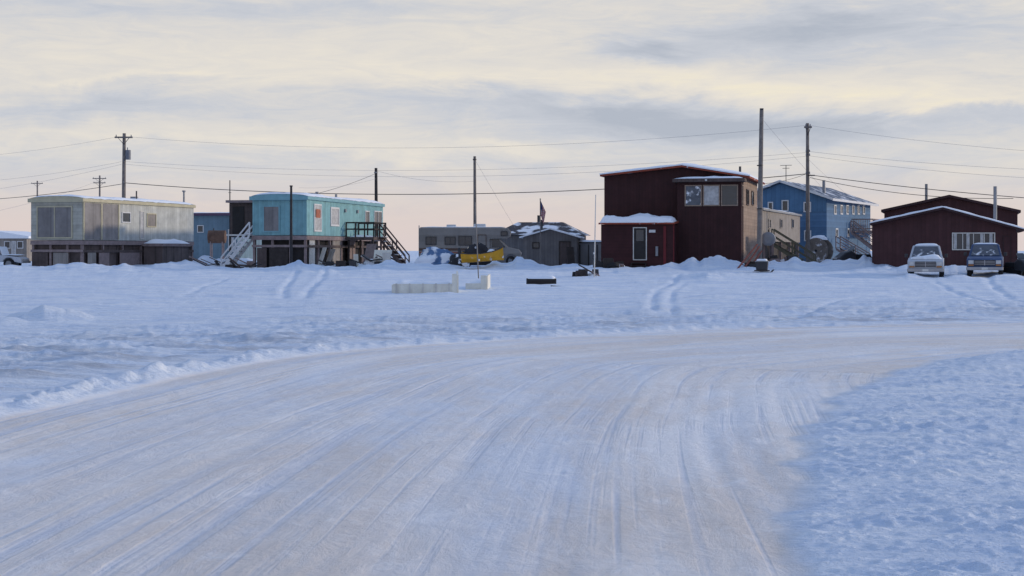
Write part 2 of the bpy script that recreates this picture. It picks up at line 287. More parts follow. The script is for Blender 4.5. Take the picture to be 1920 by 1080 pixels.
# ------------------------------------------------------------------ mesh builder
class MB:
    def __init__(s): s.v=[]; s.f=[]
    def add(s,v,f):
        n=len(s.v); s.v+= [tuple(p) for p in v]; s.f+=[tuple(i+n for i in q) for q in f]; return s
    def box(s,x0,x1,y0,y1,z0,z1):
        return s.add([(x0,y0,z0),(x1,y0,z0),(x1,y1,z0),(x0,y1,z0),(x0,y0,z1),(x1,y0,z1),(x1,y1,z1),(x0,y1,z1)],[(0,3,2,1),(4,5,6,7),(0,1,5,4),(1,2,6,5),(2,3,7,6),(3,0,4,7)])
    def frustum(s,b,t):
        v=[(b[0],b[2],b[4]),(b[1],b[2],b[4]),(b[1],b[3],b[4]),(b[0],b[3],b[4]),(t[0],t[2],t[4]),(t[1],t[2],t[4]),(t[1],t[3],t[4]),(t[0],t[3],t[4])]
        return s.add(v,[(0,3,2,1),(4,5,6,7),(0,1,5,4),(1,2,6,5),(2,3,7,6),(3,0,4,7)])
    def prism(s,pts,a,b,ax='y'):
        n=len(pts)
        P=(lambda p,k:(p[0],k,p[1])) if ax=='y' else (lambda p,k:(k,p[0],p[1]))
        v=[P(p,a) for p in pts]+[P(p,b) for p in pts]
        return s.add(v,[tuple(range(n)),tuple(range(2*n-1,n-1,-1))]+[(i,i+n,(i+1)%n+n,(i+1)%n) for i in range(n)])
    def bar(s,p0,p1,w,h=None):
        h=h or w; p0=Vector(p0); p1=Vector(p1); d=(p1-p0).normalized(); up=Vector((0,0,1)) if abs(d.z)<.95 else Vector((0,1,0))
        r=d.cross(up).normalized()*w/2; u=r.cross(d).normalized()*h/2
        v=[p0-r-u,p0+r-u,p0+r+u,p0-r+u,p1-r-u,p1+r-u,p1+r+u,p1-r+u]
        return s.add(v,[(0,3,2,1),(4,5,6,7),(0,1,5,4),(1,2,6,5),(2,3,7,6),(3,0,4,7)])
    def cyl(s,p0,p1,r0,r1=None,n=12):
        r1=r0 if r1 is None else r1; p0=Vector(p0); p1=Vector(p1); d=(p1-p0).normalized(); up=Vector((0,0,1)) if abs(d.z)<.9 else Vector((1,0,0))
        a=d.cross(up).normalized(); b=a.cross(d).normalized(); v=[]
        for p,r in ((p0,r0),(p1,r1)):
            for k in range(n):
                t=2*math.pi*k/n; v.append(p+a*r*math.cos(t)+b*r*math.sin(t))
        return s.add(v,[tuple(range(n-1,-1,-1)),tuple(range(n,2*n))]+[(k,(k+1)%n,(k+1)%n+n,k+n) for k in range(n)])
    def tube(s,pts,r,n=5):
        v=[];f=[];P=[Vector(p) for p in pts]
        for i,p in enumerate(P):
            d=(P[min(i+1,len(P)-1)]-P[max(i-1,0)]).normalized(); a=d.cross(Vector((0,0,1))).normalized(); b=a.cross(d)
            for k in range(n): t=2*math.pi*k/n; v.append(p+a*r*math.cos(t)+b*r*math.sin(t))
        for i in range(len(P)-1):
            for k in range(n): f.append((i*n+k,i*n+(k+1)%n,(i+1)*n+(k+1)%n,(i+1)*n+k))
        return s.add(v,f)
    def lathe_y(s,prof,c,n=20):
        v=[];m=len(prof)
        for k in range(n):
            t=2*math.pi*k/n
            for r,y in prof: v.append((c[0]+r*math.cos(t),c[1]+y,c[2]+r*math.sin(t)))
        f=[(k*m+i,k*m+i+1,((k+1)%n)*m+i+1,((k+1)%n)*m+i) for k in range(n) for i in range(m-1)]
        return s.add(v,f)
    def quadslab(s,q,th):
        q=[Vector(p) for p in q]; nn=(q[1]-q[0]).cross(q[3]-q[0]).normalized()*th
        v=[p for p in q]+[p+nn for p in q]
        return s.add(v,[(0,3,2,1),(4,5,6,7),(0,1,5,4),(1,2,6,5),(2,3,7,6),(3,0,4,7)])
    def build(s,name,m,parent=None,label=None,smooth=False,bevel=0):
        me=bpy.data.meshes.new(name); me.from_pydata(s.v,[],s.f); me.materials.append(m)
        if smooth: me.polygons.foreach_set('use_smooth',[True]*len(me.polygons))
        me.update(); o=bpy.data.objects.new(name,me); COL.objects.link(o)
        import bmesh
        bm=bmesh.new(); bm.from_mesh(me); bmesh.ops.recalc_face_normals(bm,faces=bm.faces); bm.to_mesh(me); bm.free()
        if parent: o.parent=parent
        if label: o['label']=label
        if bevel:
            bv=o.modifiers.new('b','BEVEL'); bv.width=bevel; bv.segments=2; bv.limit_method='ANGLE'; bv.angle_limit=R(40)
        return o
def thing(name,label,cat,loc,rz=0,group=None):
    o=bpy.data.objects.new(name,None); COL.objects.link(o); o.location=loc; o.rotation_euler=(0,0,rz); o.empty_display_size=.3
    o['label']=label; o['category']=cat
    if group: o['group']=group
    return o
def tag(o,label,cat,group=None):
    o['label']=label; o['category']=cat
    if group: o['group']=group
    return o
class Fr:
    def __init__(s,px,D,deg,sink=.03):
        s.ox=wx(px,D); s.oy=D; a=R(deg); s.a=-a; s.ex=(math.cos(a),-math.sin(a)); s.ey=(math.sin(a),math.cos(a)); s.zg=float(hbase(s.ox,s.oy))-sink
        s.loc=(s.ox,s.oy,s.zg)
    def fx(s,px,ly=0):
        k=(px-CX)/F; return (k*(s.oy+ly*s.ey[1])-(s.ox+ly*s.ey[0]))/(s.ex[0]-k*s.ex[1])
    def sy(s,px,lx=0):
        k=(px-CX)/F; return (k*(s.oy+lx*s.ex[1])-(s.ox+lx*s.ex[0]))/(s.ey[0]-k*s.ey[1])
    def z(s,py,lx=0,ly=0): return wz(py,s.oy+lx*s.ex[1]+ly*s.ey[1])-s.zg
    def w(s,lx,ly): return (s.ox+lx*s.ex[0]+ly*s.ey[0],s.oy+lx*s.ex[1]+ly*s.ey[1])
def opening(root,face,off,a0,a1,z0,z1,fm,pm,name='window',w=.07,nx=1,nz=1,label=None,dep=.06,pane='pane'):
    m=MB()
    def bx(m,a0,a1,z0,z1,o0,o1):
        if face=='f': m.box(a0,a1,off-o1,off-o0,z0,z1)
        else: m.box(off+o0,off+o1,a0,a1,z0,z1)
    if a0>a1: a0,a1=a1,a0
    bx(m,a0,a0+w,z0,z1,.002,dep); bx(m,a1-w,a1,z0,z1,.002,dep); bx(m,a0+w,a1-w,z0,z0+w,.002,dep); bx(m,a0+w,a1-w,z1-w,z1,.002,dep)
    for i in range(1,nx):
        c=a0+(a1-a0)*i/nx; bx(m,c-w*.35,c+w*.35,z0+w,z1-w,.004,dep*.9)
    for i in range(1,nz):
        c=z0+(z1-z0)*i/nz; bx(m,a0+w,a1-w,c-w*.3,c+w*.3,.004,dep*.85)
    o=m.build(name,fm,root,label)
    p=MB(); bx(p,a0+w,a1-w,z0+w,z1-w,.003,dep*.4); p.build(pane,pm,o)
    return o
def snowcap(root,x0,x1,y0,y1,zf,th,seed=0,nx=26,ny=14,name='roof_snow',jag=.15):
    v=[];f=[]
    for j in range(ny+1):
        for i in range(nx+1):
            u=i/nx; w=j/ny; x=x0+(x1-x0)*u; y=y0+(y1-y0)*w
            n=float(fbm(np.array(x*.7+seed),np.array(y*.7),3,seed)); n2=float(vn(np.array(x*2.2+seed*3),np.array(y*2.2),seed))
            e=min(1,min(u,1-u)*nx/1.6)*min(1,min(w,1-w)*ny/1.6)
            if i in(0,nx): x+=(-1 if i==nx else 1)*jag*abs(n2)*.8
            if j in(0,ny): y+=(-1 if j==ny else 1)*jag*abs(n2)*.8
            v.append((x,y,zf(x,y)+.004+max(0.0,e**.6)*th*(1+.7*n+.2*n2)))
    for j in range(ny):
        for i in range(nx): a=j*(nx+1)+i; f.append((a,a+1,a+nx+2,a+nx+1))
    return MB().add(v,f).build(name,K['snow'],root,smooth=True)
def lump(name,m,parent,cx,cy,z,sx,sy,sz,seed,rough=.35,n=22):
    v=[];f=[];mm=9
    for j in range(mm+1):
        ph=math.pi/2*j/mm
        for i in range(n):
            t=2*math.pi*i/n; q=1+rough*float(fbm(np.array(math.cos(t)*1.7+seed),np.array(math.sin(t)*1.7+ph*2),3,seed))
            v.append((cx+sx*q*math.cos(t)*math.cos(ph)**.7,cy+sy*q*math.sin(t)*math.cos(ph)**.7,z-.15+(sz+.15)*math.sin(ph)*(q if j<mm else 1)))
    for j in range(mm):
        for i in range(n): f.append((j*n+i,j*n+(i+1)%n,(j+1)*n+(i+1)%n,(j+1)*n+i))
    return MB().add(v,f).build(name,m,parent,smooth=True)
def stairs(name,label,loc,rz,rise,run,width,n,m,rail=.9,group=None,base=.25,snowy=False):
    r=thing(name,label,'stairs',loc,rz,group)
    for s in (0,1):
        y=0 if s==0 else width-.05
        MB().prism([(-.1,-base),(.12,-base),(run,rise-.22),(run,rise-.02),(-.1,.02)],y,y+.05).build('stringer',m,r)
    for i in range(n):
        x=run*i/n; z=rise*(i+1)/n; t=MB().box(x-.02,x+run/n+.02,.052,width-.052,z-.045,z).build('tread',m,r)
        if snowy: MB().box(x,x+run/n,.08,width-.08,z+.002,z+.05).build('snow',K['snow'],t)
    if rail:
        for y in (.02,width-.02):
            q=MB(); q.bar((0,y,rail),(run,y,rise+rail),.06,.09); q.bar((0,y,rail*.5),(run,y,rise+rail*.5),.04,.07)
            for k in (0,.5,1): q.bar((run*k,y,rise*k-.1),(run*k,y,rise*k+rail),.08,.08)
            q.build('railing',m,r)
    return r
# ------------------------------------------------------------------ trailers
def trailer(name,label,fr,W,L,ztop,zbot,wm,tm,fm,seed,skirt=False):
    r=thing(name,label,'trailer',fr.loc,fr.a)
    MB().box(-W,0,0,L,zbot,ztop-.2).build('wall',wm,r)
    if fm: MB().box(-W,0,-.05,-.003,zbot,ztop-.26).build('end_wall',fm,r)
    arch=[(-W-.12,ztop-.24),(-W-.12,ztop-.04)]+[(-W/2+(W/2+.06)*math.cos(math.pi-t*math.pi/8),ztop-.04+.16*math.sin(t*math.pi/8)) for t in range(1,8)]+[(.12,ztop-.04),(.12,ztop-.24)]
    MB().prism(arch,-.18,L+.12).build('roof',tm,r)
    MB().box(-W-.15,.15,-.215,-.183,ztop-.27,ztop-.02).build('roof_trim',tm,r)
    snowcap(r,-W-.08,.1,-.17,L,lambda x,y:ztop-.04+.17*math.sqrt(max(0,1-((x+W/2)/(W/2+.1))**2)),.11,seed,16,40)
    if skirt: MB().box(-W+.1,-.22,.22,L-.1,-.5,zbot-.02).build('skirting',K['skirtply'],r)
    else: MB().box(-W+.5,-.35,.35,L-.3,-.5,zbot-.02).build('skirting',K['nearblack'],r)
    MB().box(-W-.03,.03,-.08,.05,zbot-.3,zbot-.03).build('beam',K['pinkwood'],r)
    MB().box(-.05,.04,.052,L,zbot-.3,zbot-.03).build('beam',K['pinkwood'],r)
    MB().box(-W-.03,.02,-.06,.02,zbot-.78,zbot-.62).build('beam',K['pinkwood'],r)
    MB().box(-.04,.02,.03,L,zbot-.80,zbot-.64).build('beam',K['brownwood'],r)
    k=int(L/2.3)
    for i in range(k+1):
        y=.02+i*(L-.2)/k; MB().box(-.2,-.045,y+.03,y+.2,-.5,zbot-.305).build('post',K['pinkwood'],r)
    for x in (-W,-W*.66,-W*.33): MB().box(x,x+.16,.055,.2,-.5,zbot-.305).build('post',K['pinkwood'],r)
    return r
f1=Fr(155,100,15.3); W1=3.75; L1=f1.sy(363); zt=f1.z(371); zb=f1.z(450)
t1=trailer('mobile_home','cream mobile home with yellow roof trim and grey panels, raised on posts at far left',f1,W1,L1,zt,zb,K['cream'],K['yellowtrim'],K['creamfront'],2,True)
opening(t1,'f',-.05,f1.fx(70),f1.fx(137),f1.z(447),f1.z(386),K['yellowtrim'],K['greyply'],name='boarded_window',w=.08,nx=2)
a=f1.sy(158);b_=f1.sy(222)
MB().box(.003,.05,a,b_,zb+.05,zt-.3).build('side_panel',K['greyply'],t1)
MB().box(.052,.09,f1.sy(188),f1.sy(190),zb+.05,zt-.3).build('batten',K['yellowtrim'],t1)
MB().box(.052,.09,b_-.12,b_,zb+.05,zt-.3).build('batten',K['yellowtrim'],t1)
MB().box(.003,.08,.0,.1,zb,zt-.27).build('corner_trim',K['yellowtrim'],t1)
opening(t1,'s',0,f1.sy(228),f1.sy(244),f1.z(418,0,6),f1.z(398,0,6),K['white'],K['glass'])
opening(t1,'s',0,f1.sy(275),f1.sy(292),f1.z(426,0,9),f1.z(400,0,9),K['yellowtrim'],K['tangrey'])
opening(t1,'s',0,f1.sy(262),f1.sy(269),f1.z(448,0,8),f1.z(396,0,8),K['whitewood'],K['curtain'],name='door',pane='door_panel',w=.05)
MB().cyl((-.5,f1.sy(268),zt),(-.5,f1.sy(268),f1.z(358,0,8)),.05).build('vent_pipe',K['darkmetal'],t1)
MB().box(-1.6,-1.2,9,9.4,zt+.1,zt+.4).build('roof_vent',K['greymetal'],t1)
y0=f1.sy(268); y1=f1.sy(318)
MB().box(.06,1.5,y0,y1,-.5,f1.z(462,0,9)).build('entry_box',K['skirtply'],t1)
MB().box(.05,1.65,y0-.15,y1+.15,f1.z(462,0,9)+.003,f1.z(457,0,9)).build('entry_roof',K['pinkwood'],t1)
snowcap(t1,.05,1.6,y0-.12,y1+.12,lambda x,y:f1.z(457,0,9)+.01,.25,5,8,12,name='entry_snow')
for (p0,p1,m) in ((60,90,'brownwood'),(100,128,'tangrey'),(165,180,'tangrey'),(186,205,'pinkwood'),(225,262,'pinkwood'),(320,338,'tangrey'),(342,358,'brownwood')):
    if p0<150: MB().box(f1.fx(p0),f1.fx(p1),-.02,.02,-.4,zb-.82).build('skirt_board',K[m],t1)
    else: MB().box(-.04,.0,f1.sy(p0),f1.sy(p1),-.4,zb-.82).build('skirt_board',K[m],t1)
f2=Fr(575,100,11.6); W2=3.7; L2=f2.sy(718); zt=f2.z(367); zb=f2.z(441)
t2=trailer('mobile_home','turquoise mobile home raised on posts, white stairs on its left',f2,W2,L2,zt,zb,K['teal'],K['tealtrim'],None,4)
opening(t2,'f',0,f2.fx(493),f2.fx(525),f2.z(435),f2.z(385),K['tealtrim'],K['greyply'],name='boarded_window',w=.08)
opening(t2,'s',0,f2.sy(588),f2.sy(602),f2.z(434,0,1.5),f2.z(382,0,1.5),K['white'],K['curtain'],name='door',pane='door_panel',w=.09,nz=2)
MB().box(.065,.075,f2.sy(591),f2.sy(599),f2.z(408,0,1.5),f2.z(392,0,1.5)).build('red_notice',K['orangepane'],t2)
opening(t2,'s',0,f2.sy(619),f2.sy(635),f2.z(424,0,5),f2.z(388,0,5),K['white'],K['curtain'],w=.12)
opening(t2,'s',0,f2.sy(684),f2.sy(692),f2.z(420,0,13),f2.z(395,0,13),K['white'],K['glass'])
opening(t2,'s',0,f2.sy(701),f2.sy(715),f2.z(424,0,15),f2.z(395,0,15),K['white'],K['glass'],nx=2)
for p in (645,668): MB().box(.003,.12,f2.sy(p),f2.sy(p)+.25,f2.z(398,0,8),f2.z(392,0,8)).build('wall_vent',K['greymetal'],t2)
MB().cyl((-1,5,zt),(-1,5,zt+.45),.12).build('roof_vent',K['greymetal'],t2)
MB().cyl((-1.6,11,zt),(-1.6,11,zt+.5),.09).build('roof_vent',K['greymetal'],t2)
MB().box(f2.fx(447,4),-W2-.16,2.5,5.5,zb-.1,zt-.35).build('annex_wall',K['brownwood'],t2)
MB().box(f2.fx(443,4),-W2-.155,2.1,5.9,zt-.345,zt-.18).build('annex_roof',K['pinkwood'],t2)
MB().box(f2.fx(447,4)+.2,f2.fx(447,4)+1.0,2.44,2.497,zb-.05,zt-.6).build('annex_door',K['nearblack'],t2)
for i,(p0,p1,m) in enumerate(((482,500,'brownwood'),(505,540,'darkwood'))):
    MB().box(f2.fx(p0),f2.fx(p1),-.02,.02,-.4,zb-.82).build('skirt_board',K[m],t2)
for (p0,p1,m) in ((582,592,'whitewood'),(625,640,'tangrey'),(655,668,'pinkwood')):
    MB().box(-.1,-.05,f2.sy(p0),f2.sy(p1),-.4,zb-.32).build('skirt_board',K[m],t2)
xw,yw=f2.w(-5.75,-.3)
stairs('staircase','white wooden stairs climbing to the left end of the turquoise mobile home',(xw,yw,f2.zg),f2.a,zb+.1,1.95,1.1,8,K['white'],rail=.75,snowy=True)
MB().box(f2.fx(447,3),-W2-.05,.85,2.4,zb-.02,zb+.08).build('porch_landing',K['whitewood'],t2)
for x in (f2.fx(447,3)+.1,-W2-.3): MB().box(x,x+.1,1.1,1.2,-.5,zb-.03).build('post',K['darkwood'],t2)
xw,yw=f2.w(.1,8.0)
dk=thing('wooden_deck','dark wooden deck with railing against the right side of the turquoise mobile home','deck',(xw,yw,f2.zg),f2.a)
MB().box(0,2,0,3,zb-.25,zb-.05).build('platform',K['brownwood'],dk)
snowcap(dk,.1,1.9,.1,2.9,lambda x,y:zb-.05,.1,17,8,8,name='snow')
for x,y in ((.1,.05),(1.85,.05),(1.85,2.8),(.1,2.8)): MB().box(x,x+.12,y,y+.12,-.4,zb-.252).build('post',K['darkwood'],dk)
for pts in (((0,.05),(2,.05)),((2,.05),(2,1.4)),((2,2.95),(0,2.95))):
    q=MB()
    for zz in (.5,.95): q.bar((*pts[0],zb+zz),(*pts[1],zb+zz),.06,.1)
    for k in np.linspace(0,1,4):
        x=pts[0][0]+(pts[1][0]-pts[0][0])*k; y=pts[0][1]+(pts[1][1]-pts[0][1])*k; q.bar((x,y,zb-.05),(x,y,zb+1),.09)
    q.build('railing',K['darkwood'],dk)
xw,yw=f2.w(4.0,10.4)
stairs('staircase','dark wooden stairs leading off the deck of the turquoise mobile home',(xw,yw,f2.zg-.05),f2.a+math.pi,zb,1.85,1.1,7,K['brownwood'],rail=.9,snowy=True)
# ------------------------------------------------------------------ generic helpers for placed things
def at(px,D,dz=0): x=wx(px,D); return (x,D,H(x,D)+dz)
def hat(px,py,D): return (wx(px,D),D,wz(py,D))
fh=Fr(50,140,5)
h=thing('small_house','grey far house with snowy roof cut by the left edge, behind the cream trailer','house',fh.loc,fh.a)
MB().box(-6,0,0,7,-.5,fh.z(447)).build('wall',K['tangrey'],h)
MB().prism([(-6.4,fh.z(447)),(.3,fh.z(447)),(.3,fh.z(443)),(-3,fh.z(432)),(-6.4,fh.z(443))],-.3,7.3).build('roof',K['snow'],h)
for p in (8,32): opening(h,'f',0,fh.fx(p),fh.fx(p+12),fh.z(466),fh.z(452),K['white'],K['glass'])
opening(h,'f',0,fh.fx(22),fh.fx(30),fh.z(478),fh.z(452),K['white'],K['curtain'],name='door',pane='door_panel')
fb=Fr(445,150,10)
h=thing('low_building','low pale blue building with purple roof edge between the two mobile homes','building',fb.loc,fb.a)
x0=fb.fx(363); zt_=fb.z(404)
MB().box(x0-3,0,0,12,-.6,zt_).build('wall',K['bluefar'],h)
MB().box(x0-3.3,.3,-.3,12.3,zt_+.003,zt_+.25).build('roof',K['purpletrim'],h)
snowcap(h,x0-3.2,.2,-.2,12,lambda x,y:zt_+.25,.12,6,20,8)
opening(h,'f',0,fb.fx(428),fb.fx(438),fb.z(470),fb.z(430),K['white'],K['curtain'],name='door',pane='door_panel')
opening(h,'f',0,fb.fx(370),fb.fx(382),fb.z(436),fb.z(422),K['white'],K['glass'])
def fuel_tank(label,px,D,pyc,r,L,rz,m,group='fuel tanks on stands'):
    x,y,z=at(px,D); t=thing('fuel_tank',label,'tank',(x,y,z),rz,group); zc=wz(pyc,D)-z
    prof=[(0,-L/2-.08),(r*.6,-L/2-.06),(r,-L/2),(r,L/2),(r*.6,L/2+.06),(0,L/2+.08)]
    MB().lathe_y(prof,(0,0,zc),22).build('tank',m,t,smooth=False)
    for s in (-1,1):
        for k in (-1,1): MB().bar((s*r*.6,k*L*.35,-.4),(s*r*.6,k*L*.35,zc-r*.7),.09).build('leg',K['pinkwood'],t)
    MB().cyl((0,L*.2,zc+r-.02),(0,L*.2,zc+r+.18),.05).build('filler_cap',K['darkmetal'],t)
    return t
fuel_tank('rust brown horizontal fuel tank in front of the low blue building',407,138,444,.58,1.5,R(90),K['rust'])
fuel_tank('pale grey round fuel tank seen end on, right of the two storey red house',1441,101,448,.45,1.5,R(-12),K['greymetal'])
# ------------------------------------------------------------------ motorhome
def wheel(parent,x,y,z,r=.37,w=.24,name='wheel'):
    prof=[(r*.6,-w/2),(r*.93,-w/2),(r,-w*.35),(r,w*.35),(r*.93,w/2),(r*.6,w/2),(r*.6,-w/2)]
    o=MB().lathe_y(prof,(x,y,z),24).build(name,K['rubber'],parent,smooth=False)
    MB().lathe_y([(0,-w*.36),(r*.2,-w*.42),(r*.25,-w*.3),(r*.55,-w*.3),(r*.62,-w*.44),(r*.62,w*.44),(r*.55,w*.3),(r*.25,w*.3),(r*.2,w*.42),(0,w*.36)],(x,y,z),18).build('rim',K['greymetal'],o)
    return o
x,y,z=at(787,116); s=190/25.0/7.5
rv=thing('motorhome','beige motorhome with brown stripe parked behind the tarped heaps','motorhome',(x,y,z-.05),0)
rv.scale=(s,s,s)
def arc(cx,cz,r,a0,a1,n=8): return [(cx+r*math.cos(R(a0+(a1-a0)*i/n)),cz+r*math.sin(R(a0+(a1-a0)*i/n))) for i in range(n+1)]
prof=[(0,.55),(0,2.72),(.12,2.84),(5.6,2.84),(6.5,2.78),(6.78,2.5),(6.7,2.15),(6.35,2.0),(5.2,1.98),(5.2,.55)]+arc(1.9,.45,.5,20,160)
MB().prism(prof,-1.15,1.15).build('body',K['rvbody'],rv,bevel=.04)
MB().prism([(5.205,.5),(5.205,1.975),(5.9,1.975),(6.55,1.38),(7.35,1.2),(7.5,1.0),(7.5,.5)]+arc(6.75,.42,.46,10,170),-1.0,1.0).build('cab',K['rvbody'],rv,bevel=.04)
q=[(5.95,-.9,1.93),(6.53,-.95,1.4),(6.53,.95,1.4),(5.95,.9,1.93)]
MB().quadslab([Vector(p)+Vector((.02,0,.02)) for p in q],.02).build('windshield',K['glass'],rv)
MB().prism([(5.35,1.35),(5.35,1.9),(5.85,1.9),(6.35,1.4),(6.3,1.35)],-1.03,-1.005).build('cab_window',K['glass'],rv)
for x0,x1,z0,z1 in ((.5,1.3,1.55,2.15),(1.9,2.7,1.55,2.15),(2.9,3.9,1.5,2.2),(6.0,6.5,2.2,2.55)):
    opening(rv,'f',-1.15,x0,x1,z0,z1,K['darkmetal'],K['glass'],w=.05,nx=2 if x1-x0>.7 else 1)
opening(rv,'f',-1.15,4.3,4.95,.7,2.3,K['rvstripe'],K['rvbody'],name='door',pane='door_panel',w=.04)
MB().box(.02,5.1,-1.162,-1.153,1.12,1.3).build('stripe',K['rvstripe'],rv); MB().box(.02,4.2,-1.162,-1.153,.95,1.04).build('stripe',K['orangewood'],rv)
for yy in (-.98,.98):
    wheel(rv,1.9,yy,.36); wheel(rv,6.75,yy*.93,.36)
q=MB()
for yy in (.3,.75): q.bar((-.08,yy,.8),(-.08,yy,3.0),.04)
for zz in np.arange(1,2.9,.3): q.bar((-.08,.3,zz),(-.08,.75,zz),.03)
q.build('ladder',K['chrome'],rv)
MB().box(2.0,2.7,-.4,.4,2.845,3.05).build('roof_vent',K['white'],rv,bevel=.04); MB().box(4.0,4.9,-.4,.4,2.845,3.1).build('air_conditioner',K['white'],rv,bevel=.05)
MB().box(7.5,7.62,-1,1,.5,.68).build('bumper',K['chrome'],rv,bevel=.02)
for yy in (-.75,.6): MB().box(7.5,7.54,yy,yy+.2,.85,1.0).build('headlight',K['lamp'],rv)
snowcap(rv,.1,6.4,-1.1,1.1,lambda x,y:2.84,.05,9,24,8)
# ------------------------------------------------------------------ snowmobile
def snowmobile(label,px,D,rz,cm,scale=1.,group='parked snowmobiles'):
    x,y,z=at(px,D); r=thing('snowmobile',label,'snowmobile',(x,y,z),rz,group); r.scale=(scale,)*3
    MB().prism([(-1.3,.12),(-1.45,.25),(-1.35,.42),(.3,.42),(.6,.12),(.4,.02),(-1.1,.02)],-.22,.22).build('track',K['rubber'],r)
    MB().frustum((-1.3,.1,-.2,.2,.43),(-1.2,-.05,-.16,.16,.72)).build('seat',K['rubber'],r,bevel=.04)
    MB().prism([(.0,.3),(.0,.75),(.35,.95),(.75,.85),(1.3,.45),(1.35,.28),(.9,.2)],-.38,.38).build('cowl',cm,r,bevel=.08)
    MB().quadslab([(.25,-.28,.93),(.25,.28,.93),(.0,.22,1.22),(.0,-.22,1.22)],.02).build('windscreen',K['glass'],r)
    q=MB(); q.bar((.0,-.36,1.0),(.0,.36,1.0),.04); q.bar((0,0,.8),(0,0,1.0),.05); q.build('handlebar',K['darkmetal'],r)
    for s_ in (-1,1):
        q=MB(); q.box(.3,1.35,s_*.48-.07,s_*.48+.07,-.02,.02); q.bar((1.35,s_*.48,0),(1.55,s_*.48,.15),.12,.03); q.bar((.85,s_*.48,.02),(.8,s_*.3,.35),.05); q.build('ski',K['darkmetal'],r)
    MB().box(1.25,1.36,-.15,.15,.42,.52).build('headlight',K['lamp'],r)
    return r
snowmobile('dark snowmobile cut by the right edge beside the blue pickup',1912,86,R(-75),K['darkmetal'])
snowmobile('dark snowmobile parked before the blue house stairs',1600,108,R(200),K['darkmetal'],1.1)
snowmobile('black snowmobile between the blue tarp heap and the yellow boat',880,101.5,R(190),K['blacktarp'],1.0)
def heap(name,label,cat,px,D,sx,sy,sz,m,seed,group=None):
    x,y,z=at(px,D); r=thing(name,label,cat,(x,y,z),0,group)
    lump('cover',m,r,0,0,0,sx,sy,sz,seed)
    return r
hp=heap('tarped_load','snow dusted blue tarp heap in front of the motorhome','tarp',828,102,1.35,1.0,1.0,K['bluetarp'],3)
lump('fold',K['bluetarp'],hp,1.2,.1,0,.7,.7,.6,8); lump('snow',K['snow'],hp,-.9,-.5,0,.9,.6,.62,9)
hp=heap('tarped_load','black tarp bundle just left of the yellow boat','tarp',858,100,.7,.7,.7,K['blacktarp'],13)
lump('snow',K['snow'],hp,.2,-.2,.1,.5,.4,.62,19)
x,y,z=at(905,97.6); zz=wz(490,97.6); bt=thing('small_boat','yellow open boat with dark cargo half buried in snow by the motorhome','boat',(x,y,zz-.02),R(-4)); bt.rotation_euler=(R(6),R(-4),R(-5))
secs=[(-1.3,.50,.30,.66),(-.7,.58,.36,.58),(0,.60,.36,.56),(.7,.5,.3,.62),(1.15,.28,.14,.74),(1.35,.03,.02,.84)]
v=[];n=7
for X,wt,wb,hh in secs:
    for yy,zz in ((-wt,hh),(-wt*.95,hh*.5),(-wb,.06),(0,0),(wb,.06),(wt*.95,hh*.5),(wt,hh)): v.append((X,yy,zz))
f=[(i*n+k,i*n+k+1,(i+1)*n+k+1,(i+1)*n+k) for i in range(5) for k in range(n-1)]+[tuple(range(n))]
o=MB().add(v,f).build('hull',K['yellow'],bt,smooth=False); so=o.modifiers.new('s','SOLIDIFY'); so.thickness=.04
q=MB()
for s_ in (-1,1):
    for (a,b_) in zip(secs[:-1],secs[1:]): q.bar((a[0],s_*a[1],a[3]+.02),(b_[0],s_*b_[1],b_[3]+.02),.07,.05)
q.build('gunwale',K['darkmetal'],bt)
for X in (-.8,.2): MB().box(X,X+.25,-.52,.52,.42,.46).build('seat',K['darkwood'],bt)
MB().box(-1.5,-1.31,-.15,.15,.35,1.0).build('outboard_motor',K['darkmetal'],bt,bevel=.04)
lump('cargo',K['blacktarp'],bt,-.35,0,.4,.7,.42,.66,4); lump('snow',K['snow'],bt,.6,0,.35,.45,.35,.36,5)
fq=Fr(1082,128,8)
h=thing('low_building','dark hip roofed building with patchy snow behind the grey shed','building',fq.loc,fq.a)
x0=fq.fx(932); ze=fq.z(440); zr=fq.z(415)
MB().box(x0,0,0,8,-.5,ze-.02).build('wall',K['shed'],h)
e=.4
v=[(x0-e,-e,ze),(e,-e,ze),(e,8+e,ze),(x0-e,8+e,ze),(x0+1.3,3.2,zr),(-1.6,3.2,zr),(-1.6,4.8,zr),(x0+1.3,4.8,zr)]
MB().add(v,[(0,1,5,4),(1,2,6,5),(2,3,7,6),(3,0,4,7),(4,5,6,7),(0,3,2,1)]).build('roof',K['patchroof'],h)
MB().cyl((x0+3,4,zr),(x0+3,4,zr+.6),.12).build('chimney',K['darkmetal'],h)
fs=Fr(1082,105,6)
h=thing('shed','small grey gabled shed left of the two storey red house','shed',fs.loc,fs.a)
x0=fs.fx(981); zs=fs.z(444); za=fs.z(430)
MB().prism([(x0,-.5),(0,-.5),(0,zs),(x0/2,za),(x0,zs)],0,4).build('wall',K['shed'],h)
for s_ in (0,1):
    xa,xb=(x0-.25,x0/2) if s_==0 else (.25,x0/2)
    zA=zs-.08
    MB().prism([(xa,zA),(xb,za+.01),(xb,za+.1),(xa,zA+.09)],-.25,4.2).build('roof_slope',K['snow'],h)
opening(h,'f',0,fs.fx(1048),fs.fx(1070),.0,fs.z(452),K['darkwood'],K['brownwood'],name='door',pane='door_panel')
opening(h,'f',0,fs.fx(998),fs.fx(1012),fs.z(466),fs.z(454),K['darkwood'],K['glass'])
MB().cyl((x0*.7,2,za-.2),(x0*.7,2,za+.7),.07).build('stove_pipe',K['darkmetal'],h)
x,y,z=at(1106,108)
d=thing('steel_container','grey steel container between the grey shed and the red house','container',(x,y,z-.1),R(-8))
